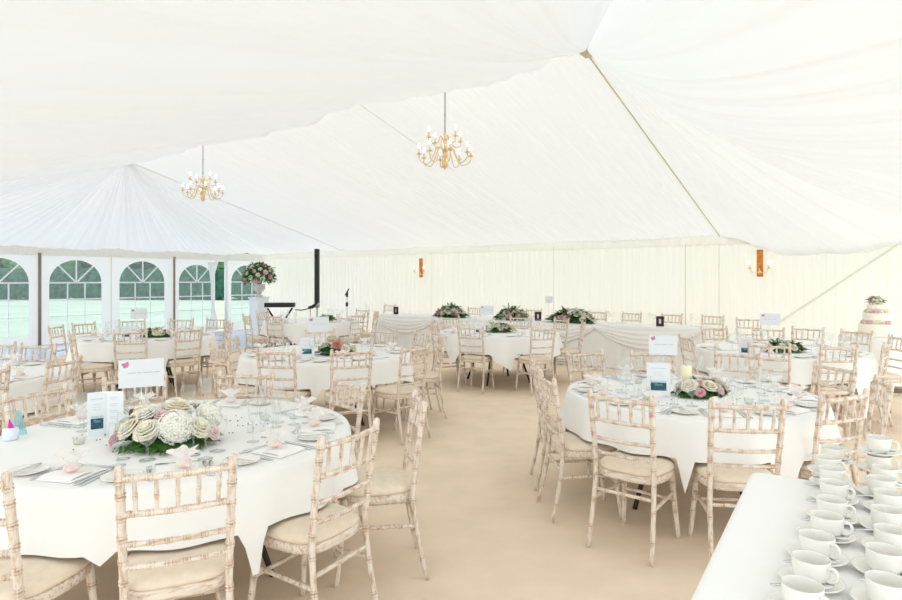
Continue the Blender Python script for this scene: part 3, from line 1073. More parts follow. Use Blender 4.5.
# ------------------------------------------------------------------ flowers
def rose_me(m):
    mb = MB()
    def ring(n, r0, r1, h0, h1, off, wid, curl):
        for k in range(n):
            a0 = 2 * PI * (k + off) / n
            def fn(s, t):
                a = a0 + (s - 0.5) * wid * 2 * PI / n * (0.6 + 0.6 * math.sin(PI * (0.2 + 0.6 * t)))
                r = r0 + (r1 - r0) * t + curl * max(0, t - .7) * 1.4
                z = h0 + (h1 - h0) * math.sin(t * PI / 2) - curl * max(0, t - .7) * 1.2 - 0.10 * (2 * s - 1) ** 2 * t
                return (r * math.cos(a), r * math.sin(a), z)
            mb.grid(fn, 4, 4)
    mb.ball((0, 0, 0.30), 0.40, 1, 1, 1.12, 10, 7)
    ring(3, 0.20, 0.36, 0.1, 0.84, 0.0, 1.25, 0.05)
    ring(4, 0.30, 0.54, 0.0, 0.76, 0.4, 1.3, 0.10)
    ring(5, 0.40, 0.72, -0.05, 0.64, 0.1, 1.35, 0.20)
    ring(6, 0.45, 0.92, -0.10, 0.46, 0.6, 1.35, 0.28)
    ring(6, 0.45, 1.02, -0.16, 0.22, 0.2, 1.35, 0.28)
    return mb.mesh('rose', m)
def hydrangea_me(m):
    mb = MB()
    n = 95
    for i in range(n):
        y = 1 - 1.35 * (i + .5) / n
        r = math.sqrt(max(0, 1 - y * y))
        a = i * 2.39996
        c = Vector((r * math.cos(a), r * math.sin(a), y))
        nn = c.normalized()
        t1 = nn.orthogonal().normalized()
        t2 = nn.cross(t1)
        rot = a * 1.7
        for k in range(4):
            b = rot + PI / 2 * k
            d = t1 * math.cos(b) + t2 * math.sin(b)
            e = t1 * math.cos(b + PI / 2) + t2 * math.sin(b + PI / 2)
            s = 0.135
            base = c * (0.93 + 0.05 * math.sin(i * 7))
            mb.add([base, base + d * s + e * s * .7 + nn * 0.05, base + d * s * 1.5 + nn * 0.01, base + d * s - e * s * .7 + nn * 0.05], [(0, 1, 2, 3)])
    mb.ball((0, 0, 0.0), 0.86, 1, 1, 1, 14, 8)
    return mb.mesh('hydrangea', m, False)
def dahlia_me(m):
    mb = MB()
    for ring_, (n, r, z) in enumerate(((16, 1.0, 0.1), (16, 0.92, 0.3), (14, 0.75, 0.5), (11, 0.52, 0.66), (7, 0.3, 0.74))):
        for k in range(n):
            a = 2 * PI * (k + 0.5 * (ring_ % 2)) / n
            ca, sa = math.cos(a), math.sin(a)
            w = 0.16
            mb.add([(0.1 * ca, 0.1 * sa, z * 0.6), ((r * .6) * ca - w * sa, (r * .6) * sa + w * ca, z), (r * ca, r * sa, z * 1.02 + .03), ((r * .6) * ca + w * sa, (r * .6) * sa - w * ca, z)], [(0, 1, 2, 3)])
    return mb.mesh('dahlia', m, False)
FL = {('rose', c): rose_me(c) for c in ('cream', 'whitep', 'blush', 'pink')}
FL[('hydrangea', 'whitep')] = hydrangea_me('whitep')
FL[('hydrangea', 'cream')] = hydrangea_me('cream')
FL[('dahlia', 'dahlia')] = dahlia_me('dahlia')
bud = MB()
bud.ball((0, 0, 0.4), 0.55, 1, 1, 1.2, 10, 7)
FL[('bud', 'plum')] = bud.mesh('bud', 'plum')
CNAME = {'cream': 'cream', 'whitep': 'white', 'blush': 'blush', 'pink': 'pink', 'dahlia': 'salmon pink', 'plum': 'dark plum'}

def leaf(mb, base, d, L, w, droop, roll=0.0):
    d = Vector(d).normalized()
    side = d.cross(Vector((0, 0, 1)))
    side = side.normalized() if side.length > 1e-4 else Vector((1, 0, 0))
    up = side.cross(d)
    side = (side * math.cos(roll) + up * math.sin(roll))
    vs = []
    for i in range(6):
        t = i / 5
        c = Vector(base) + d * L * t + Vector((0, 0, -droop * L * t * t))
        hw = w * math.sin(PI * min(1, 0.06 + t * 0.94)) ** 0.8 * (1 - 0.25 * t)
        vs += [c - side * hw + up * hw * .25, c, c + side * hw + up * hw * .25]
    fs = []
    for i in range(5):
        for k in range(2):
            fs.append((i * 3 + k, i * 3 + k + 1, i * 3 + 4 + k, i * 3 + 3 + k))
    mb.add(vs, fs)

def leaves_mb(rn, n, ax, ay, h, L, w, up=(-0.25, 0.5), trail=0.0):
    mb = MB()
    for i in range(n):
        a = rn.uniform(0, 2 * PI)
        q = rn.uniform(0.35, 1.0)
        b = (ax * q * math.cos(a) * .85, ay * q * math.sin(a) * .85, h * (1 - q * q) * rn.uniform(.3, 1.0) + 0.012)
        el = rn.uniform(*up) + (1 - q) * 0.8
        d = (math.cos(a + rn.uniform(-.6, .6)) * math.cos(el), math.sin(a + rn.uniform(-.6, .6)) * math.cos(el), math.sin(el))
        l_ = L * rn.uniform(.7, 1.3)
        dr = rn.uniform(0.1, 0.5)
        zend = b[2] + math.sin(el) * l_ - dr * l_
        if zend < 0.004 and trail == 0:
            d = (d[0], d[1], d[2] + (0.01 - zend) / l_)
        leaf(mb, b, d, l_, w * rn.uniform(.7, 1.2), dr, rn.uniform(-.5, .5))
    return mb

def centrepiece(name, label, loc, ax, ay, h, rz, seed, flowers, nleaf, Lf=0.075, wf=0.020, extra='leaf2', trail=0.0, up=(-0.25, 0.5), base=True, cat='flowers', group='flower arrangements on tables'):
    """FLOWERS: list of (kind, colour, radius, x, y, z) or (kind, colour, radius, count)"""
    rn = random.Random(seed)
    t = thing(name, label, cat, loc, rz, group)
    if base:
        mb = MB()
        def dome(s, tt):
            a = 2 * PI * s
            q = 1 - tt
            return (ax * .8 * q * math.cos(a), ay * .8 * q * math.sin(a), 0.004 + h * .7 * (1 - q * q) + 0.006 * math.sin(a * 7))
        mb.grid(dome, 24, 6, True)
        obj('moss_base', mb, 'leaf', t)['label'] = 'dark green mossy base'
    la = leaves_mb(rn, nleaf, ax, ay, h, Lf, wf, up, trail)
    lb_ = leaves_mb(rn, nleaf // 3, ax * .9, ay * .9, h * 1.2, Lf * .9, wf * .9, (0.0, 0.9), trail)
    for q_ in (la, lb_):
        q_.v = [(x, y, max(z, 0.004)) for x, y, z in q_.v]
    obj('foliage', la, 'leaf', t)['label'] = 'dark green leaves'
    obj('foliage', lb_, extra, t)['label'] = 'pale green sprigs'
    placed = []
    for fl in flowers:
        kind, col, r = fl[:3]
        spots = []
        if len(fl) == 6:
            spots.append(Vector(fl[3:]))
        else:
            for _ in range(fl[3]):
                best, bd = None, -1
                for _t in range(24):
                    a, q = rn.uniform(0, 2 * PI), math.sqrt(rn.uniform(0.0, 0.95))
                    p = Vector((ax * .86 * q * math.cos(a), ay * .86 * q * math.sin(a), h * (1 - 0.75 * q * q) * rn.uniform(.85, 1.05)))
                    dd = min([(p - o_).length - r - ro for o_, ro in placed], default=1)
                    if dd > bd:
                        best, bd = p, dd
                spots.append(best)
        for p in spots:
            p.z = max(p.z, r * 1.12 + 0.004)
            placed.append((p, r))
            o = link(kind, FL[(kind, col)], t)
            o['label'] = CNAME[col] + ' ' + kind
            nx, ny = p.x / max(ax, .01), p.y / max(ay, .01)
            o.location = p
            o.scale = (r, r, r * (1.0 if kind != 'hydrangea' else .92))
            tilt = min(1.15, math.hypot(nx, ny) * 0.95)
            axis = Vector((-ny, nx, 0)) if math.hypot(nx, ny) > 1e-3 else Vector((1, 0, 0))
            q = Matrix.Rotation(tilt, 3, axis.normalized()) @ Matrix.Rotation(rn.uniform(0, 6), 3, 'Z')
            o.rotation_euler = q.to_euler()
    return t

c = P(168, 2.98, TH + 0.002)
centrepiece('flower_centrepiece', 'big low ring of white hydrangeas and cream roses on the hydrangea table', c, 0.23, 0.21, 0.10, 0, 11,
            [('hydrangea', 'whitep', .088, .085, -.10, .10), ('hydrangea', 'whitep', .075, -.02, .13, .13), ('hydrangea', 'cream', .07, -.15, .08, .11), ('hydrangea', 'whitep', .07, .17, .07, .12),
             ('hydrangea', 'whitep', .06, -.075, .02, .135), ('rose', 'cream', .058, -.035, -.13, .09), ('rose', 'cream', .055, -.13, -.10, .09), ('rose', 'cream', .055, .04, .02, .16), ('rose', 'cream', .055, .175, -.065, .09),
             ('rose', 'pink', .035, -.20, -.10, .03), ('rose', 'blush', .04, .225, -.03, .06), ('rose', 'whitep', .048, -.08, -.05, .14), ('rose', 'cream', .045, .11, .12, .13), ('bud', 'plum', .035, -.21, .09, .12), ('rose', 'blush', .038, .0, -.05, .14),
             ('rose', 'whitep', .055, -.20, -.01, .08)], 110, 0.075, 0.02)
c = P(701, 4.18, TH + 0.002)
centrepiece('flower_centrepiece', 'low posy of cream and pink roses around a thick candle on the candle table', c, 0.185, 0.12, 0.085, 0, 12,
            [('rose', 'cream', .050, .03, -.06, .075), ('rose', 'cream', .052, -.095, -.045, .075), ('rose', 'pink', .033, -.045, -.095, .028), ('rose', 'blush', .045, -.02, -.02, .085), ('rose', 'blush', .032, .085, -.045, .07),
             ('rose', 'blush', .03, .095, -.075, .05), ('rose', 'cream', .040, .11, .01, .09), ('rose', 'cream', .036, .15, -.02, .06), ('rose', 'whitep', .04, .05, .05, .09), ('rose', 'cream', .04, -.13, .04, .06), ('rose', 'blush', .03, .12, .06, .07)], 110, 0.06, 0.017)
mb = MB()
cw = P(686, 4.29, TH + 0.005)
mb.lathe([(0.001, 0), (0.036, 0), (0.037, 0.004), (0.037, 0.186), (0.034, 0.192), (0.024, 0.190), (0.001, 0.186)], 20)
pc = obj('pillar_candle', mb, 'wax', None, True, cw)
tag(pc, 'thick ivory pillar candle standing among the roses of the candle table', 'candle')
mb = MB()
mb.tube([(0, 0, .184), (0.001, 0, .2)], .0015, 5)
obj('wick', mb, 'black', pc)
c = P(337, 6.5, TH + 0.002)
centrepiece('flower_centrepiece', 'low arrangement with a salmon dahlia and cream roses on the dahlia table', c, 0.23, 0.13, 0.10, 0, 13,
            [('dahlia', 'dahlia', .075, .02, -.08, .10), ('rose', 'cream', .075, -.05, .0, .15), ('rose', 'cream', .05, .10, -.08, .07), ('rose', 'whitep', .045, -.13, -.03, .09), ('rose', 'cream', .045, .17, -.02, .06), ('rose', 'blush', .04, -.17, .0, .06), ('rose', 'cream', .04, .06, .07, .09)], 90, 0.075, 0.022)
c = P(156, 8.45, TH + 0.002)
centrepiece('flower_centrepiece', 'low posy of blush and cream roses on the arched-window table', c, 0.24, 0.14, 0.11, 0, 14, [('rose', 'cream', .05, 9), ('rose', 'blush', .042, 7), ('rose', 'pink', .03, 4)], 90, 0.08, 0.02)
c = P(499, 9.25, TH + 0.002)
centrepiece('flower_centrepiece', 'low posy of cream roses on the central back table', c, 0.24, 0.14, 0.12, 0, 15, [('rose', 'cream', .055, 8), ('rose', 'blush', .045, 6), ('rose', 'whitep', .04, 4)], 80, 0.09, 0.022)
c = P(784, 6.72, TH + 0.002)
centrepiece('flower_centrepiece', 'low posy of white and blush roses on the cake-side table', c, 0.23, 0.13, 0.10, 0, 16, [('rose', 'cream', .045, 6), ('rose', 'blush', .042, 5), ('rose', 'whitep', .036, 4), ('bud', 'plum', .025, 2)], 110, 0.085, 0.022, up=(-.1, .8))
c = P(327, 11.76, TH + 0.002)
centrepiece('flower_centrepiece', 'small posy of cream flowers on the keyboard-side table', c, 0.15, 0.10, 0.10, 0, 17, [('rose', 'cream', .05, 6), ('rose', 'blush', .04, 4)], 60, 0.09, 0.022)

# ------------------------------------------------------------------ cards
def ink_lines(mb, x0, x1, zs, th, y):
    for z in zs:
        mb.box(((x0 + x1) / 2, y, z), (x1 - x0, 0.0006, th))
def number_card(T, px, d, zb, w, h, label):
    p = P(px, d, 0)
    ang = math.atan2(p.x, p.y)
    t = thing('table_card', label, 'card', (p.x, p.y, TH + 0.002), -ang, 'table cards on holders')
    zb -= TH
    mb = MB()
    mb.box((0, 0, zb + h / 2), (w, 0.002, h))
    cd = obj('card', mb, 'paper', t, False)
    mb = MB()
    mb.lathe([(0.001, 0), (0.035, 0), (0.035, 0.006), (0.006, 0.010), (0.001, 0.010)], 16)
    mb.tube([(0, 0.004, 0.008), (0, 0.004, zb + 0.03)], 0.0025, 6)
    obj('holder', mb, 'silver', t)['label'] = 'slim steel card holder'
    mb = MB()
    # pink double blossom in the top corner
    for k, (cx, cz, r) in enumerate(((-w * .40, h * .84, h * .055), (-w * .33, h * .82, h * .09), (-w * .37, h * .76, h * .05), (-w * .30, h * .90, h * .04))):
        n = 12
        vs = [(cx, -0.0016, zb + cz)] + [(cx + r * (1 + .25 * math.cos(5 * 2 * PI * i / n)) * math.cos(2 * PI * i / n), -0.0016, zb + cz + r * (1 + .25 * math.cos(5 * 2 * PI * i / n)) * math.sin(2 * PI * i / n)) for i in range(n)]
        mb.add(vs, [(0, 1 + i, 1 + (i + 1) % n) for i in range(n)])
    obj('blossom_print', mb, 'pinkink', cd, False)['label'] = 'pink blossom printed in the card corner'
    mb = MB()
    rn = random.Random(int(px))
    x = -w * .30
    while x < w * .30:
        ww = rn.uniform(.02, .05) * w / .2
        mb.box((x + ww / 2, -0.0014, zb + h * .52), (ww, 0.0006, h * .035))
        x += ww + .006
    obj('lettering', mb, 'greyink', cd, False)
number_card('T1', 141.5, 3.38, CH - (387.5 - HZ) / F * 3.38, .225, .155, 'white landscape card with pink blossom above the hydrangea table')
number_card('T2', 663, 4.52, CH - (355 - HZ) / F * 4.52, .20, .145, 'white landscape card with pink blossom above the candle table')
number_card('T3', 318.5, 6.75, CH - (332 - HZ) / F * 6.75, .225, .165, 'white landscape card with pink blossom above the dahlia table')
number_card('T4', 139, 8.6, CH - (319 - HZ) / F * 8.6, .21, .145, 'white landscape card above the arched-window table')
number_card('T6', 487, 9.62, CH - (315 - HZ) / F * 9.62, .21, .145, 'white landscape card above the central back table')
number_card('T7', 770, 6.9, CH - (325.5 - HZ) / F * 6.9, .20, .135, 'white landscape card with pink blossom above the cake-side table')

def menu(px, d, w, h, rot, label, open_=0.6):
    p = P(px, d, TH + 0.002)
    t = thing('menu_card', label, 'menu', p, rot, 'folded menus on round tables')
    mb = MB()
    mb.box((w / 2 - w / 2, -0.001, h / 2), (w, 0.0014, h))
    fr = obj('front_leaf', mb, 'paper', t, False)
    mb = MB()
    a = open_
    # back leaf hinged on the right-hand edge
    ca, sa = math.cos(a), math.sin(a)
    mb.box((w / 2 + w / 2 * ca, w / 2 * sa, h / 2), (w, 0.0014, h), a)
    bk = obj('inner_leaf', mb, 'paper', t, False)
    mb = MB()
    mb.box((0, -0.0022, h * .31), (w * .66, 0.0008, h * .30))
    ph = obj('house_picture', mb, 'photo_dark', fr, False)
    ph['label'] = 'dark teal picture of a house'
    mb = MB()
    mb.box((0, -0.0024, h * .43), (w * .66, 0.0008, h * .06))
    obj('picture_sky', mb, 'photo_sky', fr, False)
    mb = MB()
    mb.box((w * .02, -0.0026, h * .33), (w * .34, 0.0008, h * .05))
    mb.box((-w * .12, -0.0026, h * .37), (w * .16, 0.0008, h * .03))
    obj('picture_house', mb, 'photo_mid', fr, False)
    mb = MB()
    ink_lines(mb, -w * .32, w * .32, (h * .84,), .004, -0.0018)
    ink_lines(mb, -w * .22, w * .22, (h * .72, h * .66, h * .60), .002, -0.0018)
    obj('lettering', mb, 'greyink', fr, False)
    mb = MB()
    for k in range(5):
        for (z, wd) in ((h * (.86 - k * .15), .5), (h * (.82 - k * .15), .36)):
            mb.box((w / 2 + w * .42 * ca + 0.0016 * sa, w * .42 * sa - 0.0016 * ca, z), (w * wd, 0.0006, .0022), a)
    obj('inner_lettering', mb, 'greyink', bk, False)
    return t
menu(97, 3.12, .085, .225, math.radians(34), 'tall folded white menu with dark house picture on the hydrangea table', -1.0 + 0.45)
menu(658.5, 4.2, .155, .225, math.radians(-14), 'folded white menu with teal house picture on the candle table', 2.3)
menu(307, 6.28, .145, .20, math.radians(12), 'folded white menu with blue house picture on the dahlia table', 2.3)
menu(126, 8.2, .13, .17, math.radians(30), 'small folded menu on the arched-window table', 2.3)
menu(479, 8.95, .13, .16, math.radians(0), 'small folded menu on the central back table', 2.3)
menu(746, 6.4, .135, .19, math.radians(-35), 'folded white menu with blue picture on the cake-side table', 2.3)

# gift pot and cellophane bag at the edge of the hydrangea table
p = P(10.5, 3.05, TH + 0.002)
t = thing('gift_pot', 'small pale pot with magenta tissue at the edge of the hydrangea table', 'gift', p)
mb = MB()
mb.lathe([(0.001, 0), (0.030, 0), (0.034, 0.006), (0.036, 0.04), (0.033, 0.056), (0.028, 0.06), (0.001, 0.058)], 20)
obj('pot', mb, 'pot', t)
mb = MB()
mb.add([(-.016, 0, .058), (.022, 0, .058), (0.003, .014, .058), (-.010, .004, .105), (0.003, -.014, .058)], [(0, 4, 3), (4, 1, 3), (1, 2, 3), (2, 0, 3)])
obj('tissue', mb, 'magenta', t, False)['label'] = 'magenta tissue peak'
p = P(18.5, 3.16, TH + 0.002)
mb = MB()
def cel(s, t_):
    a = 2 * PI * s
    r = 0.036 * (1 - .75 * t_) * (1 + .12 * math.sin(5 * a))
    return (r * math.cos(a), r * math.sin(a), 0.12 * t_)
mb.grid(cel, 20, 6, True)
tag(obj('cellophane_bag', mb, 'cello', None, False, p), 'pale blue cellophane bag beside the magenta topped pot', 'bag')

# small salt and pepper, tea lights, scattered gems on the two front tables
for T, sp_ in (('T1', (250, 3.2)), ('T2', (640, 4.2))):
    for k, (dx, nm) in enumerate(((0, 'salt'), (.06, 'pepper'))):
        p = P(sp_[0], sp_[1], TH + 0.002)
        mb = MB()
        mb.lathe([(0.001, 0), (0.016, 0), (0.017, 0.004), (0.014, 0.035), (0.012, 0.04)], 12)
        o = obj(nm + '_shaker', mb, 'glass', None, True, (p.x + dx, p.y + .02 * k, p.z))
        tag(o, 'small glass %s shaker with steel cap on the %s' % (nm, TNAME[T]), 'shaker')
        mb = MB()
        mb.lathe([(0.013, 0.038), (0.0145, 0.04), (0.014, 0.052), (0.008, 0.058), (0.001, 0.059)], 12)
        obj('cap', mb, 'silver', o)
    cx, cy, R = TAB[T]
    for k in range(4):
        a = 0.6 + k * 1.55
        x, y = cx + .45 * math.cos(a), cy + .45 * math.sin(a)
        mb = MB()
        mb.lathe([(0.001, 0), (0.024, 0), (0.030, 0.035), (0.0285, 0.035), (0.022, 0.004), (0.001, 0.004)], 14)
        o = obj('tea_light_holder', mb, 'glass', None, True, (x, y, TH + .002))
        tag(o, 'clear glass tea light holder on the %s, %s clockwise' % (TNAME[T], ORD[3 - k]), 'tea light', 'tea lights on the ' + TNAME[T])
        mb = MB()
        mb.lathe([(0.001, 0.0045), (0.019, 0.0045), (0.019, 0.016), (0.001, 0.016)], 12)
        obj('wax', mb, 'wax', o)
    mb = MB()
    rn = random.Random(7)
    for k in range(46):
        a, r = rn.uniform(0, 2 * PI), rn.uniform(.27, .5)
        mb.ball((r * math.cos(a), r * math.sin(a), 0.0045), 0.0045, 1, 1, .7, 5, 3)
    tag(obj('table_gems', mb, 'confetti', None, False, (cx, cy, TH + .001)), 'tiny dark gems scattered around the flowers of the ' + TNAME[T], 'table gems', kind='stuff')

# ------------------------------------------------------------------ head table
HU0, HU1, HV0, HV1 = -9.65, -2.55, 10.15, 10.92
def LW(u, v, z):
    return W(u, v, z)
t = thing('head_table', 'long straight head table along the back wall, hidden under white cloth', 'table', W((HU0 + HU1) / 2, (HV0 + HV1) / 2, 0), -YAW)
Ln = HU1 - HU0
mb = MB()
mb.box((0, 0, 0.715), (Ln - .04, HV1 - HV0 - .04, 0.035))
obj('tabletop', mb, 'boardtop', t, False)
for u in (-Ln / 2 + .2, -1.2, 1.2, Ln / 2 - .2):
    for v in (-.3, .3):
        mb = MB()
        mb.tube([(u, v, 0), (u, v, .70)], .014, 8)
        obj('leg', mb, 'blackmetal', t)
cl = thing('tablecloth', 'long white cloth with swagged skirt over the head table', 'tablecloth', W((HU0 + HU1) / 2, (HV0 + HV1) / 2, 0), -YAW)
mb = MB()
hw = (HV1 - HV0) / 2
mb.box((0, 0, 0.7415), (Ln, HV1 - HV0, 0.010), 0, 0.004)
obj('cloth_top', mb, 'cloth', cl, False)
per = [(-Ln / 2, hw), (-Ln / 2, -hw), (Ln / 2, -hw), (Ln / 2, hw), (-Ln / 2, hw)]
mb = MB()
acc = [0]
for a, b in zip(per, per[1:]):
    acc.append(acc[-1] + math.hypot(b[0] - a[0], b[1] - a[1]))
NP = 700
vs, fs = [], []
for i in range(NP):
    d = acc[-1] * i / NP
    k = 0
    while k < 3 and acc[k + 1] < d:
        k += 1
    f_ = (d - acc[k]) / (acc[k + 1] - acc[k])
    x = per[k][0] + (per[k + 1][0] - per[k][0]) * f_
    y = per[k][1] + (per[k + 1][1] - per[k][1]) * f_
    nx, ny = [(-1, 0), (0, -1), (1, 0), (0, 1)][k]
    for j in range(5):
        tt = j / 4
        o_ = 0.006 + (0.012 + 0.010 * pleat(d, 0.22)) * tt
        vs.append((x + nx * o_, y + ny * o_, 0.742 - 0.735 * tt))
for i in range(NP):
    i2 = (i + 1) % NP
    for j in range(4):
        fs.append((i * 5 + j, i * 5 + j + 1, i2 * 5 + j + 1, i2 * 5 + j))
mb.add(vs, fs)
obj('skirt', mb, 'cloth', cl)
nsw = 4
for k in range(nsw):
    x0 = -Ln / 2 + Ln * k / nsw
    x1 = -Ln / 2 + Ln * (k + 1) / nsw
    mb = MB()
    def sw(s, w):
        q = 4 * s * (1 - s)
        z = 0.738 - w * (0.05 + 0.32 * q ** 0.9)
        off = 0.032 + 0.007 * math.sin(w * 2 * PI * 4.5) * (0.3 + .7 * q) + 0.02 * math.sin(PI * w)
        return (x0 + (x1 - x0) * s, -hw - off, z)
    mb.grid(sw, 28, 26)
    obj('swag', mb, 'cloth', cl)

def headpos(px, v):
    r = (px - 451) / F
    d = v / (SU * r + CU)
    return P(px, d)
for i, (px, ax, lb, sd) in enumerate(((451, .40, 'wide garland of pink and cream roses on the head table towards the keyboard end', 21), (512, .36, 'garland of cream roses in the middle of the head table', 22), (572, .52, 'longest garland of cream roses spilling over the head table edge', 23))):
    p = headpos(px, 10.33)
    centrepiece('flower_garland', lb, (p.x, p.y, 0.7485), ax, .16, .22, -YAW, sd, [('rose', 'cream', .066, 14), ('rose', 'blush', .064, 10), ('rose', 'whitep', .06, 7), ('rose', 'pink', .05, 3 if i != 1 else 1)], 190, 0.15, 0.030, up=(-.2, .6), trail=0.0)
for i, (px, v, lb) in enumerate(((396, 10.4, 'small dark framed picture at the keyboard end of the head table'), (538, 10.4, 'small dark brown frame between two garlands on the head table'), (660, 10.4, 'small dark brown frame at the cake end of the head table'))):
    p = headpos(px, v)
    t = thing('picture_frame', lb, 'frame', (p.x, p.y, 0.7485), -YAW * .6, 'dark frames on the head table')
    w_, h_ = (.12, .15) if i else (.11, .15)
    mb = MB()
    for (cx_, cz_, dx_, dz_) in ((0, .012, w_, .045), (0, h_ - .012, w_, .045), (-w_ / 2 + .02, h_ / 2, .045, h_), (w_ / 2 - .02, h_ / 2, .045, h_)):
        mb.box((cx_, 0, cz_ + .012), (dx_, .02, dz_))
    obj('surround', mb, 'brownframe', t, False)
    mb = MB()
    mb.box((0, .004, h_ / 2 + .01), (w_ * .8, .006, h_ * .8))
    obj('print', mb, 'paper', t, False)
# glasses and napkins along the head table in front of each chair
for i, (px, yy) in enumerate(HEADC):
    for j, (nm, cat, off, dv) in enumerate((('wine_glass', 'wine glass', .12, 10.70), ('champagne_flute', 'champagne flute', .20, 10.72), ('folded_napkin', 'napkin', 0, 10.79))):
        b = headpos(px, 11.35)
        u = CU * b.x - SU * b.y
        p = W(u - off, dv, 0.7485)
        o = link(nm, GL.get(nm, NAP), None, p, PI - YAW)
        tag(o, '%s before the %s chair from the keyboard end of the head table' % ({'wine_glass': 'clear wine glass', 'champagne_flute': 'clear champagne flute', 'folded_napkin': 'folded white napkin'}[nm], ORD[i]), cat, cat + ' along the head table')
p = headpos(549, 10.7)
t = thing('table_card', 'small white card on a tall holder at the head table', 'card', (p.x, p.y, 0.7485), 0, 'table cards on holders')
mb = MB(); mb.box((0, 0, .40), (.14, .003, .13)); obj('card', mb, 'paper', t, False)
mb = MB(); mb.lathe([(0.001, 0), (0.03, 0), (0.03, 0.006), (0.001, 0.009)], 12); mb.tube([(0, .004, .006), (0, .004, .38)], .0025, 6); obj('holder', mb, 'silver', t)

# ------------------------------------------------------------------ chandeliers and sconces
def arm_mesh(r, z0, dip, ztop):
    mb = MB()
    mb.tube(spline([(0.02, 0, z0), (r * .28, 0, z0 + .055), (r * .42, 0, z0 - .03), (r * .62, 0, z0 - dip), (r * .86, 0, z0 - dip + .01), (r * .99, 0, ztop - .05), (r, 0, ztop)], 22), .0065, 6)
    return mb.mesh('arm', 'brass')
arm_lo = arm_mesh(.325, -.615 + 0.0, .155, -.67)
arm_hi = arm_mesh(.235, -.48, .06, -.475)
def drip():
    mb = MB(); mb.lathe([(0.001, 0), (.012, 0), (.034, .010), (.036, .014), (.020, .012), (.014, .014), (.014, .024), (.001, .024)], 12)
    a = mb.mesh('drip_pan', 'brass')
    mb = MB(); mb.lathe([(.001, .022), (.0115, .022), (.0115, .082), (.001, .082)], 10)
    b = mb.mesh('candle_tube', 'candle')
    mb = MB(); mb.lathe([(.001, .080), (.008, .083), (.0125, .104), (.010, .122), (.004, .140), (.001, .148)], 10)
    c_ = mb.mesh('bulb', 'bulb')
    return a, b, c_
DP, CT, BL = drip()
mb = MB()
mb.lathe([(.001, -.845), (.008, -.84), (.012, -.825), (.03, -.81), (.042, -.785), (.042, -.765), (.03, -.74), (.014, -.725), (.012, -.70), (.034, -.68), (.036, -.66), (.018, -.64), (.014, -.61), (.026, -.60), (.028, -.585), (.013, -.565), (.011, -.52), (.024, -.50), (.024, -.485), (.010, -.465), (.009, -.42), (.022, -.40), (.024, -.39), (.001, -.385)], 14)
COLM = mb.mesh('column', 'brass')
mb = MB()
for k in range(39):
    z = -.012 - k * .0145
    n = 8
    pts = []
    for i in range(n + 1):
        a = 2 * PI * i / n
        x, zz = .007 * math.cos(a), .0115 * math.sin(a)
        pts.append((x, 0, z + zz) if k % 2 == 0 else (0, x, z + zz))
    mb.tube(pts, .0022, 4, False)
CHN = mb.mesh('chain', 'chain')
mb = MB()
mb.lathe([(.001, .0), (.03, -.002), (.03, -.012), (.008, -.02), (.001, -.02)], 12)
CAN = mb.mesh('ceiling_rose', 'brass')
for i, (px, lb) in enumerate(((445, 'pale brass twelve arm chandelier hanging over the aisle'), (203, 'pale brass twelve arm chandelier hanging towards the arched windows'))):
    r = (px - 451) / F
    d = VR / (SU * r + CU)
    p = P(px, d, 3.93)
    t = thing('chandelier', lb, 'chandelier', p, 0.2 + i * .3, 'chandeliers under the ridge')
    link('ceiling_rose', CAN, t)
    link('chain', CHN, t)['label'] = 'dark chain'
    link('column', COLM, t, (0, 0, -.185))
    for k in range(12):
        hi = k >= 8
        a = 2 * PI * (k / 8 if not hi else (k - 8) / 4 + .06)
        rr, zz = (.235, -.475) if hi else (.325, -.67)
        am = link('arm', arm_hi if hi else arm_lo, t, (0, 0, -.185), a)
        for nm, me in (('drip_pan', DP), ('candle_tube', CT), ('bulb', BL)):
            o = link(nm, me, am, (rr, 0, zz))

for i, (px, lb) in enumerate(((421, 'orange wooden wall sconce with two lit candles towards the keyboard'), (760, 'orange wooden wall sconce with two lit candles above the cake side'))):
    r = (px - 451) / F
    d = (V1 - 0.1) / (SU * r + CU)
    p = P(px, d, 1.83)
    t = thing('wall_sconce', lb, 'sconce', p, -YAW, 'wall sconces on the back lining')
    mb = MB(); mb.box((0, 0, 0), (.105, .025, .48), 0, .004); obj('back_board', mb, 'board', t, False)
    mb = MB(); mb.ball((0, -.03, -.16), .032, 1, .6, 1, 12, 8); mb.tube([(0, -.03, -.16), (0, -.045, -.09)], .008, 6); obj('boss', mb, 'brass', t)
    for s_ in (-1, 1):
        mb = MB(); mb.tube(spline([(0, -.03, -.14), (s_ * .05, -.05, -.17), (s_ * .11, -.07, -.16), (s_ * .15, -.08, -.10)], 14), .006, 6)
        am = obj('arm', mb, 'brass', t)
        for nm, me in (('drip_pan', DP), ('candle_tube', CT), ('bulb', BL)):
            link(nm, me, am, (s_ * .15, -.08, -.10))

# ------------------------------------------------------------------ urn with flowers
p = P(259, 16.9)
t = thing('plinth', 'white square plinth under the stone urn, in the corner by the windows', 'plinth', p, -YAW)
mb = MB(); mb.box((0, 0, .02), (.42, .42, .04)); mb.box((0, 0, .52), (.37, .37, .98), 0, .006); obj('shaft', mb, 'plinth', t, False)
mb = MB(); mb.box((0, 0, 1.03), (.42, .42, .05), 0, .008); obj('cap', mb, 'plinth', t, False)
mb = MB()
mb.lathe([(.001, 0), (.12, 0), (.12, .03), (.10, .04), (.045, .07), (.04, .10), (.06, .125), (.13, .17), (.165, .24), (.16, .30), (.15, .32), (.175, .345), (.18, .355), (.15, .355), (.13, .30), (.001, .28)], 24)
tag(obj('stone_urn', mb, 'stone', None, True, (p.x, p.y, 1.056)), 'pale stone urn standing on the white plinth, holding flowers', 'urn')
pu = (p.x, p.y, 1.056 + .325)
rn = random.Random(31)
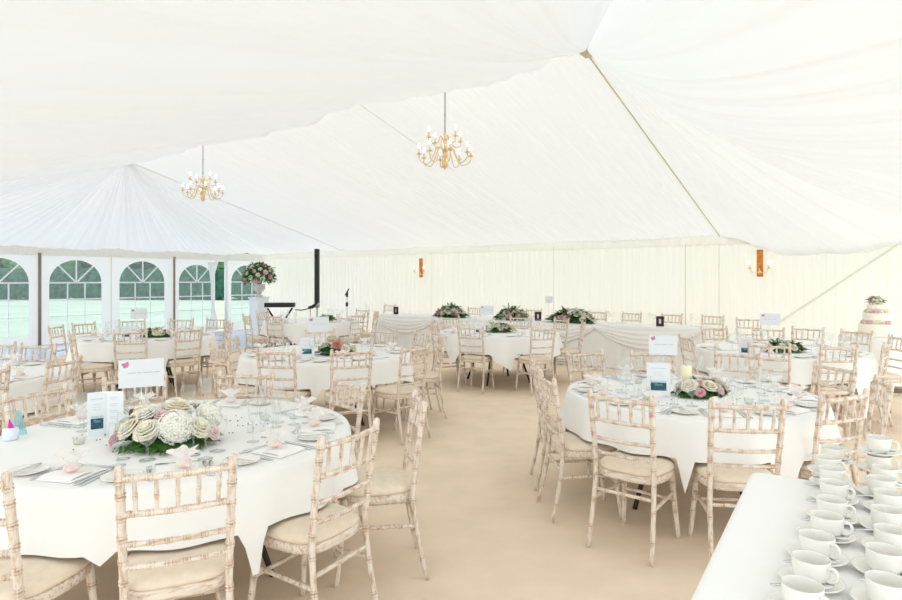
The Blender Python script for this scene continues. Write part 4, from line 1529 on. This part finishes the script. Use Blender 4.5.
t = thing('urn_flowers', 'big round bouquet of pink and white roses in the stone urn', 'flowers', pu, 0)
def bouquet(n, rr, L, w, seed):
    rn = random.Random(seed)
    mb = MB()
    for i in range(n):
        a, el = rn.uniform(0, 2 * PI), rn.uniform(-.35, 1.4)
        d = Vector((math.cos(a) * math.cos(el), math.sin(a) * math.cos(el), math.sin(el) * .9))
        b = Vector((0, 0, .24)) + d * rr * rn.uniform(.55, .95)
        leaf(mb, b, d + Vector((rn.uniform(-.5, .5), rn.uniform(-.5, .5), rn.uniform(-.2, .4))), L * rn.uniform(.7, 1.4), w, .3, rn.uniform(-1, 1))
    return mb
obj('foliage', bouquet(520, .36, .15, .030, 1), 'leaf', t)['label'] = 'dark green leaves'
obj('sprigs', bouquet(260, .38, .16, .024, 2), 'leaf_light', t)['label'] = 'light green sprigs'
for k in range(38):
    y = 1 - 1.45 * (k + .5) / 38
    rr = math.sqrt(1 - y * y)
    a = k * 2.39996
    dv = Vector((rr * math.cos(a), rr * math.sin(a), y))
    o = link('rose', FL[('rose', ('whitep', 'blush', 'cream', 'whitep', 'blush', 'pink', 'cream')[k % 7])], t)
    o['label'] = ('white', 'blush', 'cream', 'white', 'blush', 'pink', 'cream')[k % 7] + ' rose'
    o.location = Vector((0, 0, .24)) + dv * rn.uniform(.31, .39)
    s_ = rn.uniform(.05, .075)
    o.scale = (s_, s_, s_)
    o.rotation_euler = dv.to_track_quat('Z', 'Y').to_euler()
mb = MB()
for k in range(12):
    a = 2 * PI * k / 12
    mb.tube([(0.03 * math.cos(a), .03 * math.sin(a), -.018), (.09 * math.cos(a), .09 * math.sin(a), .10), (.2 * math.cos(a), .2 * math.sin(a), .26)], .006, 5)
obj('stems', mb, 'leaf', t)

# ------------------------------------------------------------------ music gear
p = P(317, 14.6)
t = thing('column_speaker', 'tall slim black column loudspeaker in the corner by the keyboard', 'loudspeaker', p, -0.3)
mb = MB(); mb.box((0, 0, .20), (.36, .42, .40), 0, .01); obj('base_cabinet', mb, 'black', t, False)
mb = MB(); mb.tube([(0, 0, .40), (0, 0, .93)], .02, 8); obj('pole', mb, 'grey', t)
mb = MB(); mb.lathe([(.02, .86), (.06, .87), (.07, .95), (.05, .98), (.02, .99)], 14); obj('mount', mb, 'grey', t)['label'] = 'grey round mount'
mb = MB(); mb.box((0, 0, 1.62), (.10, .09, 1.30), 0, .008); obj('column_array', mb, 'black', t, False)
p = P(280, 13.9)
t = thing('keyboard_piano', 'black stage keyboard seen from behind, beside the column loudspeaker', 'keyboard', (p.x, p.y, .90), .12)
mb = MB(); mb.box((0, 0, .06), (.66, .26, .10), 0, .01); obj('body', mb, 'black', t, False)
mb = MB()
for k in range(24):
    mb.box((-.30 + k * .026, .06, .1125), (.023, .13, .006))
obj('keys', mb, 'white_keys', t, False)
t = thing('keyboard_stand', 'black folding stand under the stage keyboard', 'stand', (p.x, p.y, 0), .12)
for s_ in (-1, 1):
    mb = MB(); mb.tube([(-.30 * s_, .1 * s_, 0), (.26 * s_, .1 * s_, .884)], .022, 8); obj('leg', mb, 'black', t)
p = P(304, 13.7)
t = thing('microphone_stand', 'black boom microphone stand between the keyboard and column loudspeaker', 'microphone stand', (p.x, p.y, 0), 0)
mb = MB(); mb.tube([(0.14, 0, .0), (.14, 0, .93)], .010, 8); obj('pole', mb, 'grey', t)
mb = MB(); mb.tube([(-.20, 0, .86), (-.05, .0, .85), (.16, 0, .90)], .013, 6); obj('boom', mb, 'black', t)
mb = MB(); mb.tube([(.10, 0, .90), (.20, 0, .93), (.30, 0, 1.02)], [.03, .04, .02], 8); obj('clamp', mb, 'black', t)
mb = MB()
for k in range(3):
    a = 2 * PI * k / 3
    mb.tube([(.14, 0, .10), (.14 + .28 * math.cos(a), .28 * math.sin(a), .008)], .009, 6)
obj('tripod', mb, 'black', t)
p = P(347, 14.2)
t = thing('music_stand', 'slim pale stand with a black clip at its top, near the back wall', 'stand', p, 0)
mb = MB(); mb.tube([(0, 0, .02), (0, 0, 1.2)], .009, 8); obj('pole', mb, 'grey', t)
mb = MB(); mb.box((0, 0, 1.18), (.05, .03, .10)); mb.tube([(-.045, 0, 1.17), (.0, 0, 1.24), (.05, 0, 1.33)], [.012, .02, .012], 6); obj('clip', mb, 'black', t)
mb = MB(); mb.box((0, 0, .96), (.05, .04, .09)); obj('joint', mb, 'black', t)
mb = MB(); mb.lathe([(.001, 0), (.14, 0), (.14, .015), (.02, .025), (.001, .025)], 16); obj('base', mb, 'black', t)

# ------------------------------------------------------------------ cake
p = P(876, 8.6)
t = thing('cake_table', 'round table under the wedding cake with white cloth and black feet', 'table', p, 0)
mb = MB(); mb.lathe([(.001, .70), (.42, .70), (.42, .735), (.001, .735)], 32); obj('tabletop', mb, 'boardtop', t)
for k in range(4):
    a = PI / 4 + PI / 2 * k
    mb = MB(); mb.tube([(.2 * math.cos(a), .2 * math.sin(a), .70), (.36 * math.cos(a), .36 * math.sin(a), .03), (.40 * math.cos(a), .40 * math.sin(a), .0)], .022, 8); obj('leg', mb, 'black', t)
mb = MB()
def ccl(s, tt):
    a = 2 * PI * s
    if tt < .26:
        r = .448 * tt / .25
        return (r * math.cos(a), r * math.sin(a), .745)
    q = (tt - .25) / .75
    r = .448 + q * (.05 + .03 * math.sin(9 * a))
    lo = .62 + .03 * math.sin(2 * a)
    return (r * math.cos(a), r * math.sin(a), .743 - lo * q)
mb.grid(ccl, 90, 12, True)
tag(obj('tablecloth', mb, 'cloth', None, True, (p.x, p.y, 0)), 'white cloth over the small table under the tiered cake', 'tablecloth')
t = thing('wedding_cake', 'three tier ivory wedding cake with layers of fresh roses between tiers', 'cake', (p.x, p.y, .7465), 0.3)
mb = MB(); mb.lathe([(.001, 0), (.25, 0), (.255, .01), (.255, .05), (.25, .056), (.001, .056)], 40); obj('cake_board', mb, 'icing', t)
zt = .056
rn = random.Random(2)
for k, (r, h) in enumerate(((.21, .115), (.16, .10), (.11, .07))):
    mb = MB(); mb.lathe([(.001, zt), (r, zt), (r + .003, zt + .006), (r, zt + .012), (r, zt + h - .012), (r - .006, zt + h - .003), (r - .014, zt + h), (.001, zt + h)], 40); obj('tier', mb, 'icing', t)
    zt += h
    rr = r * .80 if k < 2 else .07
    n = (22, 16, 7)[k]
    mb = MB(); mb.lathe([(.001, zt), (rr * .7, zt), (rr * .7, zt + .05), (.001, zt + .05)], 16); obj('flower_core', mb, 'icing' if k < 2 else 'leaf', t)
    for i in range(n):
        a = 2 * PI * i / n
        col = ('cream', 'blush', 'cream', 'blush', 'whitep')[(i * 3 + k) % 5]
        o = link('rose', FL[('rose', col)], t)
        o['label'] = CNAME[col] + ' rose'
        s_ = .033 if k < 2 else .045
        o.location = (rr * math.cos(a) * (.95 if k < 2 else .8), rr * math.sin(a) * (.95 if k < 2 else .8), zt + (.022 if k < 2 else .04))
        o.scale = (s_, s_, s_)
        o.rotation_euler = Vector((math.cos(a), math.sin(a), .4 if k < 2 else .8)).to_track_quat('Z', 'Y').to_euler()
    if k < 2:
        zt += .055
for i in range(3):
    o = link('rose', FL[('rose', ('cream', 'blush', 'cream')[i])], t)
    o.location = (.04 * math.cos(i * 2.1), .04 * math.sin(i * 2.1), zt + .075)
    o.scale = (.05, .05, .05)
obj('foliage', leaves_mb(random.Random(9), 26, .11, .11, .06, .08, .022, (-.2, .6)), 'leaf', t, True, (0, 0, zt))['label'] = 'dark green leaves'
mb = MB(); mb.ball((-.06, -.262, .03), .028, 1.3, .5, .7, 8, 6); obj('bow', mb, 'pinkink', t)['label'] = 'small pink bow on the cake board'

# ------------------------------------------------------------------ cup table
TU0, TU1, TV0, TV1, TZ = -0.47, 0.29, 0.90, 2.72, 0.76
TRZ = math.radians(-32.8)
t = thing('trestle_table', 'rectangular serving table hidden under white cloth and rows of cups', 'table', Vector((1.066, 1.54, 0)), TRZ)
Lx, Ly = TU1 - TU0, TV1 - TV0
mb = MB(); mb.box((0, 0, TZ - .027), (Lx - .06, Ly - .06, .03)); obj('tabletop', mb, 'boardtop', t, False)
for x in (-Lx / 2 + .08, Lx / 2 - .08):
    for y in (-Ly / 2 + .2, Ly / 2 - .2):
        mb = MB(); mb.tube([(x, y, 0), (x, y, TZ - .04)], .014, 8); obj('leg', mb, 'blackmetal', t)
mb = MB()
rc = .045
NPb = 200
def rrect(i, n, hx, hy, r):
    # rounded rectangle perimeter
    segs = []
    q = i / n * 4
    k = int(q) % 4
    f_ = q - int(q)
    cs = [(hx - r, -(hy - r)), (hx - r, hy - r), (-(hx - r), hy - r), (-(hx - r), -(hy - r))]
    a0 = -PI / 2 + k * PI / 2
    if f_ < .4:
        a = a0 + f_ / .4 * PI / 2
        return cs[k][0] + r * math.cos(a), cs[k][1] + r * math.sin(a), math.cos(a), math.sin(a)
    g = (f_ - .4) / .6
    a = a0 + PI / 2
    c1, c2 = cs[k], cs[(k + 1) % 4]
    return c1[0] + (c2[0] - c1[0]) * g + r * math.cos(a), c1[1] + (c2[1] - c1[1]) * g + r * math.sin(a), math.cos(a), math.sin(a)
vs, fs = [], []
lv = [(-.02, TZ), (-.006, TZ), (.001, TZ - .006)] + [(.004 + .05 * j / 6, TZ - .68 * j / 6) for j in range(1, 7)]
for j, (off, z) in enumerate(lv):
    for i in range(NPb):
        x, y, nx, ny = rrect(i, NPb, Lx / 2, Ly / 2, rc)
        o_ = off + (.014 * math.sin(i * .55) + .012 * math.sin(i * .23)) * max(0, (j - 2) / 6)
        vs.append((x + nx * o_, y + ny * o_, z))
for j in range(len(lv) - 1):
    for i in range(NPb):
        i2 = (i + 1) % NPb
        fs.append((j * NPb + i, (j + 1) * NPb + i, (j + 1) * NPb + i2, j * NPb + i2))
fs.append(tuple(range(NPb)))
mb.add(vs, fs)
tag(obj('tablecloth', mb, 'cloth', None, True, Vector((1.066, 1.54, 0)), TRZ), 'plain white cloth on the serving table of cups', 'tablecloth')

mb = MB()
mb.lathe([(.001, .003), (.025, .003), (.027, 0), (.029, .003), (.037, .010), (.0415, .020), (.0435, .036), (.0448, .062), (.0442, .0645), (.0434, .062), (.042, .036), (.040, .021), (.035, .012), (.024, .009), (.001, .008)], 32)
CUP = mb.mesh('cup_bowl', 'china')
mb = MB()
mb.tube(spline([(.0430, 0, .052), (.056, 0, .056), (.066, 0, .048), (.065, 0, .032), (.055, 0, .022), (.0405, 0, .020)], 16), [.0045] * 17, 8)
CUPH = mb.mesh('handle', 'china')
mb = MB()
mb.lathe([(.001, .004), (.028, .004), (.040, .0), (.042, .004), (.060, .010), (.0745, .0165), (.0755, .0185), (.073, .0195), (.058, .0135), (.040, .0078), (.030, .0075), (.001, .0075)], 36)
SAU = mb.mesh('saucer', 'china')
TSP = spoon_me('teaspoon', 0.85)
LCOL = [(802.5, 584), (811, 557.5), (817, 535), (827, 515), (832, 499), (834, 482), (832, 468), (828, 457), (833, 447)]
RCOL = [(887, 579), (885, 549), (892, 529), (887.5, 509), (889, 492), (882, 478), (885, 467)]
rn = random.Random(4)
def cup_set(p, col, k, second=False):
    wh = '%s from the camera in the %s' % (ORD[k], col)
    if second:
        wh = 'on top of the far two-high stack'
        if second == 1:
            wh = 'at the bottom of the far two-high stack'
    o = link('saucer', SAU, None, p, 0)
    tag(o, 'white saucer ' + wh, 'saucer', 'saucers on the serving table')
    a = rn.uniform(-1.25, -.85)
    t = thing('teacup', 'white teacup ' + wh, 'cup', (p.x, p.y, p.z + .0078), a, 'teacups on the serving table')
    link('cup_bowl', CUP, t)
    link('handle', CUPH, t)
    if second != 1:
        b = rn.uniform(-.12, .3)
        off = Vector((-.048 * math.cos(b) + .050 * math.sin(b), -.048 * math.sin(b) - .050 * math.cos(b), .0205))
        s_ = link('teaspoon', TSP, None, p + off, b - PI / 2)
        tag(s_, 'steel teaspoon on the saucer ' + wh, 'teaspoon', 'teaspoons on the serving table')
for k, (px, y) in enumerate(LCOL):
    d = (CH - TZ - .072) * F / (y - HZ)
    cup_set(P(px, d, TZ + .001), 'column along the bare cloth', k)
for k, (px, y) in enumerate(RCOL):
    d = (CH - TZ - .072) * F / (y - HZ)
    cup_set(P(px, d, TZ + .001), 'outer column', k)
d = (CH - TZ - .145) * F / (437 - HZ)
pp = P(879, d, TZ + .001)
cup_set(pp, 'outer column', 7, 1)
cup_set(Vector((pp.x, pp.y, TZ + .001 + .0728)), 'outer column', 7, 2)

# ------------------------------------------------------------------ light
w = bpy.data.worlds.new('overcast sky')
sc.world = w
w.use_nodes = True
nt = w.node_tree
bg = nt.nodes['Background']
bg.inputs['Strength'].default_value = 1.7
tc = nt.nodes.new('ShaderNodeTexCoord')
sx = nt.nodes.new('ShaderNodeSeparateXYZ')
nt.links.new(tc.outputs['Generated'], sx.inputs[0])
rp = nt.nodes.new('ShaderNodeValToRGB')
rp.color_ramp.elements[0].position = 0.0
rp.color_ramp.elements[0].color = (0.955, 0.978, 0.985, 1)
rp.color_ramp.elements[1].position = 0.8
rp.color_ramp.elements[1].color = (0.42, 0.43, 0.455, 1)
nt.links.new(sx.outputs['Z'], rp.inputs['Fac'])
nt.links.new(rp.outputs['Color'], bg.inputs['Color'])
sun = bpy.data.lights.new('sun', 'SUN')
sun.energy = 0.9
sun.angle = math.radians(12)
sun.color = (1.0, 0.96, 0.90)
so = bpy.data.objects.new('sun', sun)
C.objects.link(so)
S = W(0.30, 0.95) * math.cos(math.radians(48)) + Vector((0, 0, math.sin(math.radians(48))))
so.rotation_euler = S.to_track_quat('Z', 'Y').to_euler()

sc.view_settings.view_transform = 'Standard'
sc.view_settings.look = 'None'
sc.view_settings.exposure = 0.57
sc.view_settings.gamma = 1.0
sc.view_settings.use_curve_mapping = False

sc.cycles.transparent_max_bounces = 24
